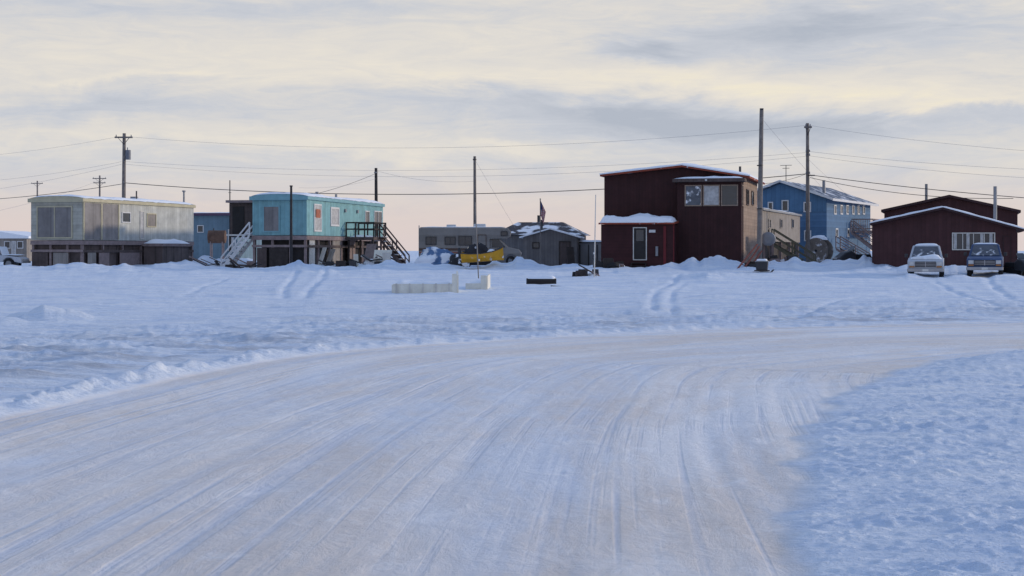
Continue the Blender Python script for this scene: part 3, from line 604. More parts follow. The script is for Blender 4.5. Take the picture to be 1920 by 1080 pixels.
MB().frustum((-.85,.85,-.9,.9,.1),(-.95,.95,-1,1,1.7)).build('body',K['greymetal'],d)
for xx in (-.6,0,.6): MB().box(xx-.04,xx+.04,-1.05,-.96,.15,1.6).build('rib',K['darkmetal'],d)
MB().box(-1,1,-1.05,1.05,1.7,1.78).build('lid',K['darkmetal'],d)
snowcap(d,-.95,.95,-1,1,lambda x,y:1.78,.12,12,8,8,name='snow')
# flag
x,y,z=at(1013,103)
fl=thing('flag_pole','thin pole with a limp red, white and blue flag by the grey shed','flag',(x,y,z))
zt_=wz(374,103)-z
MB().cyl((0,0,-.3),(0,0,zt_),.03).build('pole',K['polewood'],fl)
MB().lathe_y([(0,-.05),(.05,0),(0,.05)],(0,0,zt_+.03),8).build('finial',K['yellowtrim'],fl)
fmat=bpy.data.materials.new('flag_cloth'); fmat.use_nodes=True; N=fmat.node_tree.nodes; L=fmat.node_tree.links
at_=N.new('ShaderNodeAttribute'); at_.attribute_name='fuv'; sp=N.new('ShaderNodeSeparateXYZ'); L.new(at_.outputs['Vector'],sp.inputs[0])
mu=N.new('ShaderNodeMath'); mu.operation='MULTIPLY'; mu.inputs[1].default_value=6.5; L.new(sp.outputs['Y'],mu.inputs[0])
fr_=N.new('ShaderNodeMath'); fr_.operation='FRACT'; L.new(mu.outputs[0],fr_.inputs[0]); gt=N.new('ShaderNodeMath'); gt.operation='GREATER_THAN'; gt.inputs[1].default_value=.5; L.new(fr_.outputs[0],gt.inputs[0])
mx=N.new('ShaderNodeMixRGB'); mx.inputs[1].default_value=(.40,.03,.04,1); mx.inputs[2].default_value=(.6,.57,.57,1); L.new(gt.outputs[0],mx.inputs[0])
c1=N.new('ShaderNodeMath'); c1.operation='LESS_THAN'; c1.inputs[1].default_value=.36; L.new(sp.outputs['X'],c1.inputs[0])
c2=N.new('ShaderNodeMath'); c2.operation='GREATER_THAN'; c2.inputs[1].default_value=.46; L.new(sp.outputs['Y'],c2.inputs[0])
c3=N.new('ShaderNodeMath'); c3.operation='MULTIPLY'; L.new(c1.outputs[0],c3.inputs[0]); L.new(c2.outputs[0],c3.inputs[1])
m2=N.new('ShaderNodeMixRGB'); m2.inputs[2].default_value=(.02,.03,.12,1); L.new(c3.outputs[0],m2.inputs[0]); L.new(mx.outputs[0],m2.inputs[1]); L.new(m2.outputs[0],N['Principled BSDF'].inputs['Base Color'])
v=[];f=[];uv=[];nu,nv=20,16
for j in range(nv+1):
    for i in range(nu+1):
        u=i/nu; w=j/nv
        X=.03+u*.34*(.55+.45*w); Z=zt_-.08-(1-w)*1.0-u*.75*(1-.25*(1-w)); Y=.06*math.sin(u*15+w*2)*min(1,u*4)
        v.append((X,Y,Z)); uv+=[u,w,0]
for j in range(nv):
    for i in range(nu): a=j*(nu+1)+i; f.append((a,a+1,a+nu+2,a+nu+1))
me=bpy.data.meshes.new('cloth'); me.from_pydata(v,[],f); me.materials.append(fmat); a_=me.attributes.new('fuv','FLOAT_VECTOR','POINT'); a_.data.foreach_set('vector',uv)
me.polygons.foreach_set('use_smooth',[True]*len(f)); o=bpy.data.objects.new('cloth',me); COL.objects.link(o); o.parent=fl
# ------------------------------------------------------------------ two storey red house
g=Fr(1392,98,14.6); x0=g.fx(1133); yL=g.sy(1420)
h=thing('two_storey_house','two storey dark red house with a snowy low gable roof and a projecting window bay','house',g.loc,g.a)
xp=g.fx(1280); zl=g.z(331,x0,0); zp=g.z(314,xp,0); zr=g.z(332)
MB().prism([(x0,-.5),(0,-.5),(0,zr),(xp,zp),(x0,zl)],0,.25).build('front_wall',K['red'],h)
MB().prism([(x0,-.5),(-.001,-.5),(-.001,zr-.001),(xp,zp-.001),(x0,zl-.001)],.253,yL).build('wall',K['tan'],h)
ov=.45
sl1=(zp-zl)/(xp-x0); sl2=(zr-zp)/(0-xp)
def roofz(x): return (zp+(x-xp)*sl1 if x<xp else zp+(x-xp)*sl2)
MB().prism([(x0-.2,roofz(x0-.2)+.01),(xp,zp+.01),(xp,zp+.12),(x0-.2,roofz(x0-.2)+.12)],-ov,yL+.3).build('roof_slope',K['redtrim'],h)
MB().prism([(xp,zp+.01),(.5,roofz(.5)+.01),(.5,roofz(.5)+.12),(xp,zp+.12)],-ov,yL+.3).build('roof_slope',K['redtrim'],h)
q=MB(); q.prism([(x0-.22,roofz(x0-.22)+.125),(xp,zp+.125),(.52,roofz(.52)+.125),(.52,roofz(.52)+.20),(xp,zp+.20),(x0-.22,roofz(x0-.22)+.20)],-ov-.05,yL+.32); q.build('roof_edge',K['snow'],h)
snowcap(h,x0-.18,.48,-ov+.02,yL+.2,lambda x,y:roofz(x)+.2,.13,21,40,14)
bx0=g.fx(1270,-.9); bx1=g.fx(1390,-.9); bz=g.z(340,0,-.9)
MB().box(bx0,bx1,-.9,-.003,-.5,bz-.02).build('bay',K['red'],h)
MB().box(bx0-.25,bx1+.25,-1.3,-.003,bz-.015,bz+.2).build('bay_roof',K['brownwood'],h)
snowcap(h,bx0-.2,bx1+.2,-1.25,-.05,lambda x,y:bz+.2,.10,22,14,6,name='bay_snow')
wz0=g.z(386,0,-.9); wz1=g.z(346,0,-.9)
for (p0,p1,pm,nx) in ((1284,1316,'frostglass',1),(1318,1350,'curtain',1),(1352,1384,'glass',1)):
    opening(h,'f',-.9,g.fx(p0,-.9),g.fx(p1,-.9),wz0,wz1,K['tan'],K[pm],w=.07,nx=nx)
opening(h,'s',bx1,-.75,-.15,wz0,wz1,K['tan'],K['glass'])
opening(h,'s',0,2.2,3.6,g.z(385,0,3),g.z(355,0,3),K['brownwood'],K['glass'],nx=2)
opening(h,'s',0,5.5,6.8,g.z(385,0,6),g.z(358,0,6),K['brownwood'],K['glass'])
MB().box(.003,.06,0,.14,-.4,zr-.05).build('corner_board',K['brownwood'],h)
MB().cyl((-.8,6,zr-.2),(-.8,6,zr+1.0),.08).build('chimney',K['darkmetal'],h)
MB().box(g.fx(1322,-1.3),g.fx(1326,-1.3),-1.36,-1.302,bz+.03,bz+.15).build('lamp',K['lamp'],h)
yp=-2.3; pxa=g.fx(1127,yp); pxb=g.fx(1262,yp); pz=g.z(421,pxa,yp)
MB().box(pxa,pxb,yp,-.92,-.5,pz).build('porch_wall',K['redh'],h)
MB().prism([(yp-.25,pz+.003),(-.05,pz+.18),(-.05,pz+.30),(yp-.25,pz+.10)],pxa-.12,bx0-.3,'x').build('porch_roof',K['redtrim'],h)
MB().prism([(yp-.25,pz+.003),(-.92,pz+.11),(-.92,pz+.23),(yp-.25,pz+.10)],bx0-.297,pxb+.15,'x').build('porch_roof',K['redtrim'],h)
snowcap(h,pxa-.1,pxb+.12,yp-.28,-.95,lambda x,y:pz+.10+.2*(y-yp+.25)/2.5,.36,31,26,10,name='porch_snow')
MB().box(pxa,bx0-.01,-.917,-.003,-.5,pz).build('porch_back',K['red'],h)
opening(h,'f',yp,g.fx(1187,yp),g.fx(1213,yp),g.z(488,-6,yp),g.z(426,-6,yp),K['whitewood'],K['nearblack'],name='door',pane='storm_glass',w=.06)
MB().box(g.fx(1193,yp),g.fx(1207,yp),yp-.05,yp-.03,g.z(452,-6,yp),g.z(431,-6,yp)).build('door_window',K['glass'],h)
MB().box(g.fx(1217,yp),g.fx(1229,yp),yp-.03,yp-.003,g.z(436,-6,yp),g.z(431,-6,yp)).build('number_plate',K['white'],h)
MB().box(pxb+.003,pxb+.06,yp,yp+.15,-.4,pz-.02).build('corner_board',K['brightred'],h)
MB().box(g.fx(1244,yp),g.fx(1249,yp),yp-.05,yp-.003,-.3,g.z(424,-5,yp)).build('batten',K['brightred'],h)
MB().cyl((g.fx(1232,yp),yp-.1,g.z(480,-6,yp)),(g.fx(1232,yp),yp-.1,g.z(462,-6,yp)),.09).build('meter_box',K['greymetal'],h)
xw,yw=g.w(g.fx(1212,yp),yp-.95)
stairs('porch_steps','small wooden steps below the white framed door of the red porch',(xw,yw,g.zg-.1),g.a+R(90),.55,.9,.95,3,K['darkwood'],rail=0)
k=Fr(1428,109,18)
h=thing('mobile_home','long tan trailer behind the right side of the two storey red house','trailer',k.loc,k.a)
Lw=k.sy(1500); zt_=k.z(390); zb_=k.z(452)
MB().box(-3.5,0,0,Lw,zb_,zt_-.15).build('wall',K['tangrey'],h)
MB().box(-3.6,.15,-.1,Lw+.15,zt_-.147,zt_).build('roof',K['greymetal'],h); snowcap(h,-3.5,.1,0,Lw,lambda x,y:zt_,.1,33,10,24)
MB().box(-3.2,-.3,.2,Lw-.3,-.5,zb_-.01).build('skirting',K['darkwood'],h)
for p in (1440,1462,1484):
    opening(h,'s',0,k.sy(p),k.sy(p)+1.1,k.z(428,0,k.sy(p)),k.z(410,0,k.sy(p)),K['tangrey'],K['glass'])
for yy in np.linspace(.3,Lw-.5,5): MB().box(-.25,-.05,yy,yy+.15,-.5,zb_-.01).build('post',K['pinkwood'],h)
xw,yw=k.w(3.6,1.2)
stairs('staircase','weathered greenish wooden stairs with railing beside the tan trailer',(xw,yw,k.zg-.1),k.a+math.pi,zb_,2.9,1.1,8,K['greenwood'],rail=.95)
# ------------------------------------------------------------------ blue house
k=Fr(1550,130,25); h=thing('two_storey_house','blue two storey house with white roof edge and wooden balcony','house',k.loc,k.a)
xp=k.fx(1465); x0=2*xp; yL=k.sy(1632); ze=k.z(372); zp=k.z(343,xp,0)
MB().prism([(x0,-.5),(0,-.5),(0,ze),(xp,zp),(x0,ze)],0,yL).build('wall',K['blue'],h)
MB().prism([(x0+.02,ze-1.1),(-.02,ze-1.1),(-.02,ze-.02),(xp,zp-.05),(x0+.02,ze-.02)],-.035,-.003).build('gable',K['bluetop'],h)
s_=(zp-ze)/(0-xp)
for sg in (-1,1):
    xe=xp+sg*(-xp+.6); zE=zp-s_*(abs(xp)+.6)
    MB().prism([(xp,zp+.02),(xe,zE+.02),(xe,zE+.2),(xp,zp+.2)],-.5,yL+.6).build('roof_slope',K['blueroof'],h)
    MB().prism([(xp,zp+.05),(xe,zE+.05),(xe,zE+.24),(xp,zp+.24)],-.58,-.503).build('verge_board',K['white'],h)
MB().box(.6,.66,-.5,yL+.6,zp-s_*(-xp+.6)+.0,zp-s_*(-xp+.6)+.2).build('gutter',K['white'],h)
for p0,p1,a,b_ in ((1466,1479,396,375),(1507,1521,398,379),(1440,1450,398,378),(1508,1521,452,432)):
    opening(h,'f',-.036 if a<400 else 0,k.fx(p0),k.fx(p1),k.z(a,-3,0),k.z(b_,-3,0),K['white'],K['glass'],w=.09)
for p in (1563,1575,1586,1597,1607,1617):
    yy=k.sy(p); opening(h,'s',0,yy,yy+.9,k.z(402,0,yy),k.z(384,0,yy),K['white'],K['glass'],w=.1)
for p in (1566,1588):
    yy=k.sy(p); opening(h,'s',0,yy,yy+.9,k.z(445,0,yy),k.z(428,0,yy),K['white'],K['glass'],w=.1)
MB().cyl((-1.2,4,ze),(-1.2,4,k.z(338,-1,4)),.14).build('chimney',K['greymetal'],h)
q=MB(); X=k.fx(1468); zz=k.z(310,X,1); q.bar((X,1,zp-.3),(X,1,zz),.05); q.bar((X-.5,1,zz),(X+.5,1,zz),.04); q.bar((X-.3,1,zz-.25),(X+.3,1,zz-.25),.04); q.build('antenna',K['darkmetal'],h)
yb0=k.sy(1597); yb1=yL-.3; zB=k.z(432,1.5,yb0)
xw,yw=k.w(.02,yb0)
b=thing('balcony','weathered wooden balcony on the right wall of the blue house','balcony',(xw,yw,k.zg),k.a)
Lb=yb1-yb0
MB().box(0,1.9,0,Lb,zB-.2,zB).build('platform',K['pinkwood'],b)
q=MB(); 
for zz in (.15,1.0): q.bar((1.85,0,zB+zz),(1.85,Lb,zB+zz),.07,.1); q.bar((0,.05,zB+zz),(1.85,.05,zB+zz),.07,.1)
for t in np.arange(.1,Lb,.16): q.bar((1.85,t,zB+.15),(1.85,t,zB+1.),.08,.03)
for t in np.arange(.1,1.85,.16): q.bar((t,.05,zB+.15),(t,.05,zB+1.),.03,.08)
q.build('railing',K['pinkwood'],b)
for x_,y_ in ((1.8,.05),(1.8,Lb-.15),(1.8,Lb/2)): MB().box(x_,x_+.14,y_,y_+.14,-.5,zB-.202).build('post',K['pinkwood'],b)
xw,yw=k.w(4.2,yb0-.6)
stairs('staircase','grey wooden stairs descending below the balcony of the blue house',(xw,yw,k.zg-.1),k.a+math.pi,zB,3.9,1.1,11,K['pinkwood'],rail=.95)
xw,yw=k.w(3.2,2.2)
stairs('staircase','lower wooden steps in front of the blue house wall',(xw,yw,k.zg-.1),k.a+math.pi*.98,1.5,2.6,1.3,7,K['pinkwood'],rail=.95)
x,y,z=at(1535,114)
c=thing('cable_drum','large round cable drum with snow on top beside the blue house','cable drum',(x,y,z-.05),R(-35))
rr=.95
for yy in (-.45,.45): MB().lathe_y([(0,-.04),(rr,-.04),(rr,.04),(0,.04)],(0,yy,rr),28).build('flange',K['tanktan'],c)
MB().lathe_y([(.5,-.4),(.5,.4)],(0,0,rr),20).build('core',K['darkwood'],c)
MB().lathe_y([(.62,-.4),(.62,.4)],(0,0,rr),20).build('cable',K['rubber'],c)
MB().lathe_y([(0,-.03),(.1,-.03),(.1,.03),(0,.03)],(0,-.52,rr),12).build('hub',K['darkmetal'],c)
snowcap(c,-.55,.55,-.5,.5,lambda x,y:rr+math.sqrt(max(0,rr*rr-x*x)),.2,45,10,8,name='snow')
# ------------------------------------------------------------------ maroon low house at right
TH=16
k=Fr(1905,93,TH); h=thing('low_house','low maroon house with wide snow edged gable behind the two pickups','house',k.loc,k.a)
x0=k.fx(1635); xp=k.fx(1768); zl=k.z(422,x0,0); zp=k.z(393,xp,0); zr=k.z(430)
MB().prism([(x0,-.6),(0,-.6),(0,zr),(xp,zp),(x0,zl)],0,8).build('wall',K['maroon'],h)
def rz_(x): return zp+(x-xp)*((zp-zl)/(xp-x0)) if x<xp else zp+(x-xp)*(zr-zp)/(0-xp)
MB().prism([(x0-.1,rz_(x0-.1)+.005),(xp,zp+.005),(xp,zp+.13),(x0-.1,rz_(x0-.1)+.13)],-.5,8.2).build('roof_slope',K['maroonroof'],h)
MB().prism([(xp,zp+.005),(.45,rz_(.45)+.005),(.45,rz_(.45)+.13),(xp,zp+.13)],-.5,8.2).build('roof_slope',K['maroonroof'],h)
MB().prism([(x0-.12,rz_(x0-.12)+.135),(xp,zp+.135),(.47,rz_(.47)+.135),(.47,rz_(.47)+.20),(xp,zp+.2),(x0-.12,rz_(x0-.12)+.2)],-.55,8).build('roof_edge',K['snow'],h)
snowcap(h,x0-.08,.42,-.45,5,lambda x,y:rz_(x)+.2,.07,51,36,10)
opening(h,'f',0,k.fx(1785),k.fx(1866),k.z(469,-2,0),k.z(436,-2,0),K['whitewood'],K['glass'],w=.06,nx=4)
for p in (1788,1812,1838,1855): MB().box(k.fx(p),k.fx(p+6),-.058,-.05,k.z(467,-2,0),k.z(438,-2,0)).build('curtain',K['curtain'],h)
opening(h,'f',0,k.fx(1880),k.fx(1896),k.z(500),k.z(442),K['maroonroof'],K['maroon'],name='door',pane='door_panel')
MB().cyl((k.fx(1866,4),4,zr),(k.fx(1866,4),4,k.z(349,0,4)),.11).build('chimney',K['greymetal'],h)
k=Fr(1908,103.5,TH); h=thing('tall_shed','brown taller hall with gable roof rising behind the low maroon house','building',k.loc,k.a)
x0=k.fx(1658); xp=k.fx(1780); zl=k.z(397,x0,0); zp=k.z(370,xp,0); zr=k.z(398)
MB().prism([(x0,-.5),(0,-.5),(0,zr),(xp,zp),(x0,zl)],0,10).build('wall',K['maroon'],h)
MB().prism([(x0-.2,zl-.03),(xp,zp+.005),(.2,zr-.03),(.2,zr+.14),(xp,zp+.17),(x0-.2,zl+.14)],-.3,10.3).build('roof',K['maroonroof'],h)
MB().cyl((k.fx(1737,3),3,zp-.8),(k.fx(1737,3),3,k.z(343,0,3)),.10).build('chimney',K['greymetal'],h)
# ------------------------------------------------------------------ pickups
def pickup(label,px,D,rz,pm,seed,sc=.98,hood=.1):
    x,y,z=at(px,D); r=thing('pickup_truck',label,'pickup truck',(x,y,z-.16),rz,'pickups parked before the maroon house'); r.scale=(sc,sc,sc)
    prof=[(2.68,.52),(2.72,.75),(2.68,1.02),(2.5,1.10),(1.15,1.2),(-2.6,1.18),(-2.65,.6),(-2.2,.55)]+arc(-1.65,.42,.47,164,16)+arc(1.75,.42,.47,164,16)
    MB().prism(prof,-.95,.95).build('body',pm,r,bevel=.05)
    b0=(-.75,1.2,-.9,.9,1.18); t0=(-.55,.45,-.72,.72,1.88)
    MB().frustum(b0,t0).build('cab',pm,r,bevel=.04)
    def lerp(a,b,t): return a+(b-a)*t
    def fp(u,w):
        X=lerp(b0[1],t0[1],w); Wd=lerp(b0[3],t0[3],w); return (X+.015,(u*2-1)*Wd,lerp(b0[4],t0[4],w)+.01)
    MB().quadslab([fp(.07,.08),fp(.93,.08),fp(.92,.9),fp(.08,.9)],.02).build('windshield',K['frostglass'],r)
    for s in (-1,1):
        def sp_(u,w): Xa=lerp(b0[0],t0[0],w); Xb=lerp(b0[1],t0[1],w); return (lerp(Xa,Xb,u),s*(lerp(b0[3],t0[3],w)+.012),lerp(b0[4],t0[4],w))
        MB().quadslab([sp_(.1,.12),sp_(.88,.12),sp_(.85,.86),sp_(.15,.86)],.015*s).build('side_window',K['glass'],r)
        q=MB(); q.box(.85,.95,s*.98,s*1.16,1.22,1.42) if s>0 else q.box(.85,.95,-1.16,-.98,1.22,1.42); q.build('mirror',K['darkmetal'],r,bevel=.02)
        MB().box(2.70,2.75,s*.72-.14,s*.72+.14,.78,.98).build('headlight',K['lamp'],r,bevel=.015)
        MB().box(2.71,2.75,s*.72-.14,s*.72+.14,.68,.755).build('turn_signal',K['amber'],r)
        MB().box(-2.69,-2.655,s*.85-.07,s*.85+.07,.75,1.05).build('tail_light',K['brightred'],r)
        wheel(r,1.75,s*.83,.38,.38,.24); wheel(r,-1.65,s*.83,.38,.38,.24)
    gq=MB(); gq.box(2.705,2.73,-.55,.55,.7,1.0); gg=gq.build('grille',K['darkmetal'],r)
    q=MB()
    for zz in (.77,.85,.93): q.box(2.732,2.745,-.54,.54,zz-.012,zz+.012)
    q.box(2.732,2.747,-.02,.02,.71,.99); q.build('grille_bar',K['chrome'],gg)
    MB().box(2.72,2.88,-.97,.97,.44,.62).build('bumper',K['chrome'],r,bevel=.03)
    MB().box(2.885,2.9,-.16,.16,.47,.59).build('number_plate',K['whitewood'],r)
    snowcap(r,-.5,.42,-.68,.68,lambda x,y:1.88,.08,seed,8,10,name='snow')
    snowcap(r,-2.5,-.8,-.85,.85,lambda x,y:1.185,.22,seed+1,10,10,name='bed_snow')
    if hood: snowcap(r,1.25,2.5,-.85,.85,lambda x,y:1.2-.07*(x-1.2),hood,seed+2,8,10,name='hood_snow',jag=.3)
    return r
p1=pickup('white pickup truck with snowy hood parked facing the road, left of the blue one',1737,85,R(-106),K['carwhite'],61,.98,.16)
p2=pickup('blue pickup truck parked facing the road at the right',1848,85.5,R(-108),K['carblue'],65,.98,0)
x,y,z=at(48,101); c=thing('parked_car','white car with its front end showing at the left edge','car',(x-2.2,y,z-.12),0)
MB().prism([(2.2,.35),(2.2,.62),(2.0,.76),(.9,.88),(-2.1,.9),(-2.2,.6),(-2.2,.35)]+arc(-1.35,.34,.38,164,16)+arc(1.35,.34,.38,164,16),-.85,.85).build('body',K['carwhite'],c,bevel=.06)
MB().frustum((-1.9,.85,-.78,.78,.88),(-1.3,.15,-.6,.6,1.38)).build('cab',K['carwhite'],c,bevel=.05)
for s in (-1,1):
    MB().quadslab([(-1.6,s*.755,.95),(.6,s*.755,.95),(.1,s*.64,1.3),(-1.2,s*.64,1.3)],.015*s).build('side_window',K['glass'],c)
    wheel(c,1.35,s*.76,.33,.33,.2); wheel(c,-1.35,s*.76,.33,.33,.2)
    MB().box(2.19,2.22,s*.6-.14,s*.6+.14,.55,.68).build('headlight',K['lamp'],c)
MB().quadslab([(.80,-.65,.93),(.80,.65,.93),(.2,.52,1.34),(.2,-.52,1.34)],.02).build('windshield',K['glass'],c)
MB().box(2.2,2.28,-.83,.83,.36,.5).build('bumper',K['greymetal'],c)
snowcap(c,-2.1,2.0,-.8,.8,lambda x,y:.88 if abs(x+.55)>1.3 else 1.38,.06,75,26,8,name='snow')
# ------------------------------------------------------------------ poles
def pole(name,label,px,D,pyt,r,m,px2=None,group=None,cat='pole'):
    x,y,z=at(px if px2 is None else px2,D); t=thing(name,label,cat,(x,y,z),0,group)
    xt=wx(px,D)-x; zt_=wz(pyt,D)-z
    n=8; q=MB()
    for i in range(n):
        a=i/n;b=(i+1)/n
        q.cyl((xt*a,0,-.5+(zt_+.5)*a),(xt*b,0,-.5+(zt_+.5)*b),r*(1.15-.35*a),r*(1.15-.35*b),10)
    q.build('shaft',m,t); return t,xt,zt_
def insul(t,x,z,y=-.0):
    MB().cyl((x,y,z),(x,y,z+.16),.05,.03,8).build('insulator',K['transf'],t)
def crossarm(t,x,z,w,y=-.2,n=3,h=.13):
    MB().box(x-w/2,x+w/2,y-.06,y+.06,z-h/2,z+h/2).build('crossarm',K['polewood'],t)
    for k in np.linspace(-1,1,n): insul(t,x+k*(w/2-.12),z+h/2,y)
    q=MB(); q.bar((x-w*.3,y,z-.06),(x,y+.05,z-.6),.04); q.bar((x+w*.3,y,z-.06),(x,y+.05,z-.6),.04); q.build('brace',K['darkmetal'],t)
DL=130
t,xt,z_=pole('utility_pole','utility pole with crossarm and transformer behind the cream mobile home',233,DL,250,.17,K['polewood'],231,'utility poles',cat='utility pole')
crossarm(t,xt,z_-.35,1.5)
zz=wz(290,DL)-t.location.z
MB().cyl((xt+.35,-.1,zz-.42),(xt+.35,-.1,zz+.38),.22,.22,14).build('transformer',K['transf'],t)
q=MB(); q.bar((xt+.3,-.1,zz+.38),(xt+.3,-.1,zz+.6),.06); q.bar((xt,0,zz),(xt+.2,-.1,zz),.1); q.build('bushing',K['transf'],t)
for k in (303,343): insul(t,xt,wz(k,DL)-t.location.z,-.2)
for px,D,pt,lab in ((187,250,329,'distant utility pole second from the left, small crossarm'),(70,290,339,'farthest utility pole above the left end of the cream trailer')):
    t,xt,z_=pole('utility_pole',lab,px,D,pt,.16,K['polewood'],px,'utility poles',cat='utility pole'); crossarm(t,xt,z_-.5,2.2,n=3); 
    if px==187: crossarm(t,xt,z_-1.2,2.0,n=2)
DR=112
t,xt,z_=pole('utility_pole','slim utility pole with insulators in front of the blue house',1514,DR,231,.14,K['polewood'],1515,'utility poles',cat='utility pole')
crossarm(t,xt,z_-.3,.55,n=2)
for k in (285,292,326): insul(t,xt-.12,wz(k,DR)-t.location.z,-.15); insul(t,xt+.12,wz(k,DR)-t.location.z,-.15)
MB().box(xt,xt+.5,-.2,-.1,wz(330,DR)-t.location.z,wz(328,DR)-t.location.z).build('bracket',K['darkmetal'],t)
t,xt,z_=pole('wooden_pole','tallest bare wooden pole standing at the right corner of the red house',1428,93,207,.15,K['polewood'],1423)
MB().box(xt-.1,xt+.1,-.1,.1,z_,z_+.12).build('pole_cap',K['darkmetal'],t)
for zz in (3.6,6.2): MB().cyl((xt*.4,0,zz),(xt*.4,0,zz+.06),.19,.19,12).build('band',K['darkmetal'],t)
t,xt,z_=pole('wooden_pole','bare wooden pole rising behind the motorhome',890,119,293,.13,K['polewood'],891)
MB().cyl((xt,0,z_-.3),(xt,0,z_-.2),.15,.15,10).build('band',K['darkmetal'],t)
t,_,z_=pole('short_pole','black post at the front of the turquoise mobile home',546,97,350,.09,K['poleblack']); MB().cyl((0,0,z_),(0,0,z_+.08),.1,.1,10).build('pole_cap',K['darkmetal'],t)
t,xt,z_=pole('short_pole','dark thick post rising behind the right end of the turquoise mobile home',705,120,315,.14,K['poleblack'],706); MB().cyl((xt,0,z_-.4),(xt,0,z_-.3),.16,.16,10).build('band',K['greymetal'],t)
t,_,z_=pole('thin_mast','thin mast standing between the two mobile homes',431,150,338,.06,K['poleblack']); MB().bar((-.15,0,z_-1.2),(.15,0,z_-1.2),.04).build('spreader',K['darkmetal'],t)
t,_,z_=pole('stove_pipe','short grey pipe beyond the right end of the cream trailer',345,120,360,.09,K['greymetal'],cat='pipe'); MB().cyl((0,0,z_),(0,0,z_+.12),.14,.14,10).build('cap',K['greymetal'],t)
t,_,z_=pole('thin_stake','thin leaning stake in the snow before the dark tarps, near the white boards',891,81,380,.03,K['tangrey'],898,cat='stake'); MB().cyl((0,0,.9),(0,0,1.0),.05,.05,8).build('tape',K['white'],t)
t,_,z_=pole('thin_stake','tall pale thin stake in the snow left of the red porch',1117,80,365,.03,K['whitewood'],1114,cat='stake'); MB().cyl((0,0,1.2),(0,0,1.3),.05,.05,8).build('tape',K['white'],t)
# ------------------------------------------------------------------ wires
def wire(label,a,b,sag,r,m,group='overhead wires'):
    A=Vector(hat(*a)); B=Vector(hat(*b)); pts=[]
    Dm=(a[2]+b[2])/2; sg=sag/F*Dm
    for i in range(41):
        t=i/40; p=A.lerp(B,t); p.z-=sg*4*t*(1-t); pts.append(p)
    o=MB().tube(pts,r*(.62 if r<.016 else .8)).build('overhead_wire' if r<.02 else 'overhead_cable',m,None); tag(o,label,'wire',group); return o
wt=K['wirethin']; wk=K['wire']
wire('topmost thin wire between the transformer pole and the slim right pole',(248,257,DL),(1512,235,DR),30,.014,wt)
wire('upper of two close thin wires spanning the middle of the sky',(236,303,DL),(1512,286,DR),24,.013,wt)
wire('lower of two close thin wires spanning the middle of the sky',(236,308,DL),(1512,293,DR),30,.013,wt)
wire('thick black cable sagging across the middle above the roofs',(236,343,DL),(1512,326,DR),29,.036,wk)
wire('topmost thin wire leaving the slim pole toward the right edge',(1517,235,DR),(2300,300,95),14,.013,wt)
wire('upper middle thin wire leaving the slim pole toward the right edge',(1517,284,DR),(2300,325,95),12,.013,wt)
wire('lower middle thin wire leaving the slim pole toward the right edge',(1517,292,DR),(2300,345,95),14,.013,wt)
wire('thick black cable leaving the slim pole toward the right edge',(1519,328,DR),(2300,392,95),10,.03,wk)
wire('thick black cable crossing low toward the maroon house chimney',(1519,333,DR),(1900,372,104),12,.025,wk)
wire('topmost thin wire from the transformer pole to the left edge',(218,257,DL),(-200,300,150),10,.013,wt)
wire('upper middle wire from the transformer pole to the left edge',(228,303,DL),(-200,345,150),12,.014,wt)
wire('lower middle wire from the transformer pole to the left edge',(228,308,DL),(-200,375,150),10,.014,wt)
wire('thick black cable from the transformer pole to the left edge',(228,345,DL),(-200,378,150),10,.03,wk)
wire('wire running low from the distant poles across the left edge',(187,338,250),(-200,430,150),12,.02,wt)
wire('wire slanting from the dark thick post down to the turquoise roof',(705,325,120),(590,364,104),3,.018,wk)
wire('thin wire from the dark thick post to the pole behind the motorhome',(705,320,120),(890,340,119),8,.012,wt)
wire('slack wire from dark post toward the left of the turquoise home',(705,335,120),(560,352,108),6,.012,wt)
wire('guy wire slanting down right from the pole behind the motorhome',(891,300,119),(966,428,119),1,.012,wt)
wire('guy wire slanting from the tallest bare pole toward the blue house',(1428,222,93),(1560,372,132),2,.013,wt)
wire('service wire from the slim pole down to the red house roof',(1512,326,DR),(1412,345,104),5,.018,wk)
wire('service wire from the slim pole down to the blue house gable',(1517,300,DR),(1625,392,138),4,.012,wt)
# ------------------------------------------------------------------ mid-ground white boards and crate
x,y=gpt(797,552); z=H(x,y)
c=thing('board_bin','long low cream board bin with one tall end panel lying in the snow','bin',(x,y,z),R(4))
sc=F/y; Lh=60/sc
MB().box(-Lh,Lh,-.02,.03,-.2,17/sc).build('side_panel',K['creampanel'],c); MB().box(-Lh,Lh,1.15,1.2,-.2,16/sc).build('side_panel',K['creampanel'],c)
MB().box(-Lh-.05,-Lh-.003,-.02,1.2,-.2,15/sc).build('end_panel',K['creampanel'],c)
MB().prism([(-.02,-.2),(1.2,-.2),(1.2,36/sc),(.8,41/sc),(-.02,33/sc)],Lh+.003,Lh+.06,'x').build('tall_end_panel',K['creampanel'],c)
MB().box(Lh-.2,Lh-.01,-.06,-.023,-.15,36/sc).build('upright_panel',K['creampanel'],c)
for i in np.linspace(-Lh+.1,Lh-.35,5): MB().box(i,i+.07,-.055,-.023,-.1,17/sc+.02).build('cleat',K['whitewood'],c)
snowcap(c,-Lh,Lh,.03,1.15,lambda x,y:.2,.22,81,16,8,name='snow')
x,y=gpt(893,546); z=H(x,y); sc=F/y
c=thing('board_bin','short cream board bin with upright panel, right of the long one','bin',(x,y,z),R(-6))
MB().box(-.45,.42,-.02,.03,-.2,13/sc).build('side_panel',K['creampanel'],c)
MB().box(-.45,.42,.9,.95,-.2,12/sc).build('side_panel',K['creampanel'],c)
MB().prism([(-.02,-.2),(.95,-.2),(.95,30/sc),(-.02,27/sc)],.423,.48,'x').build('tall_end_panel',K['creampanel'],c)
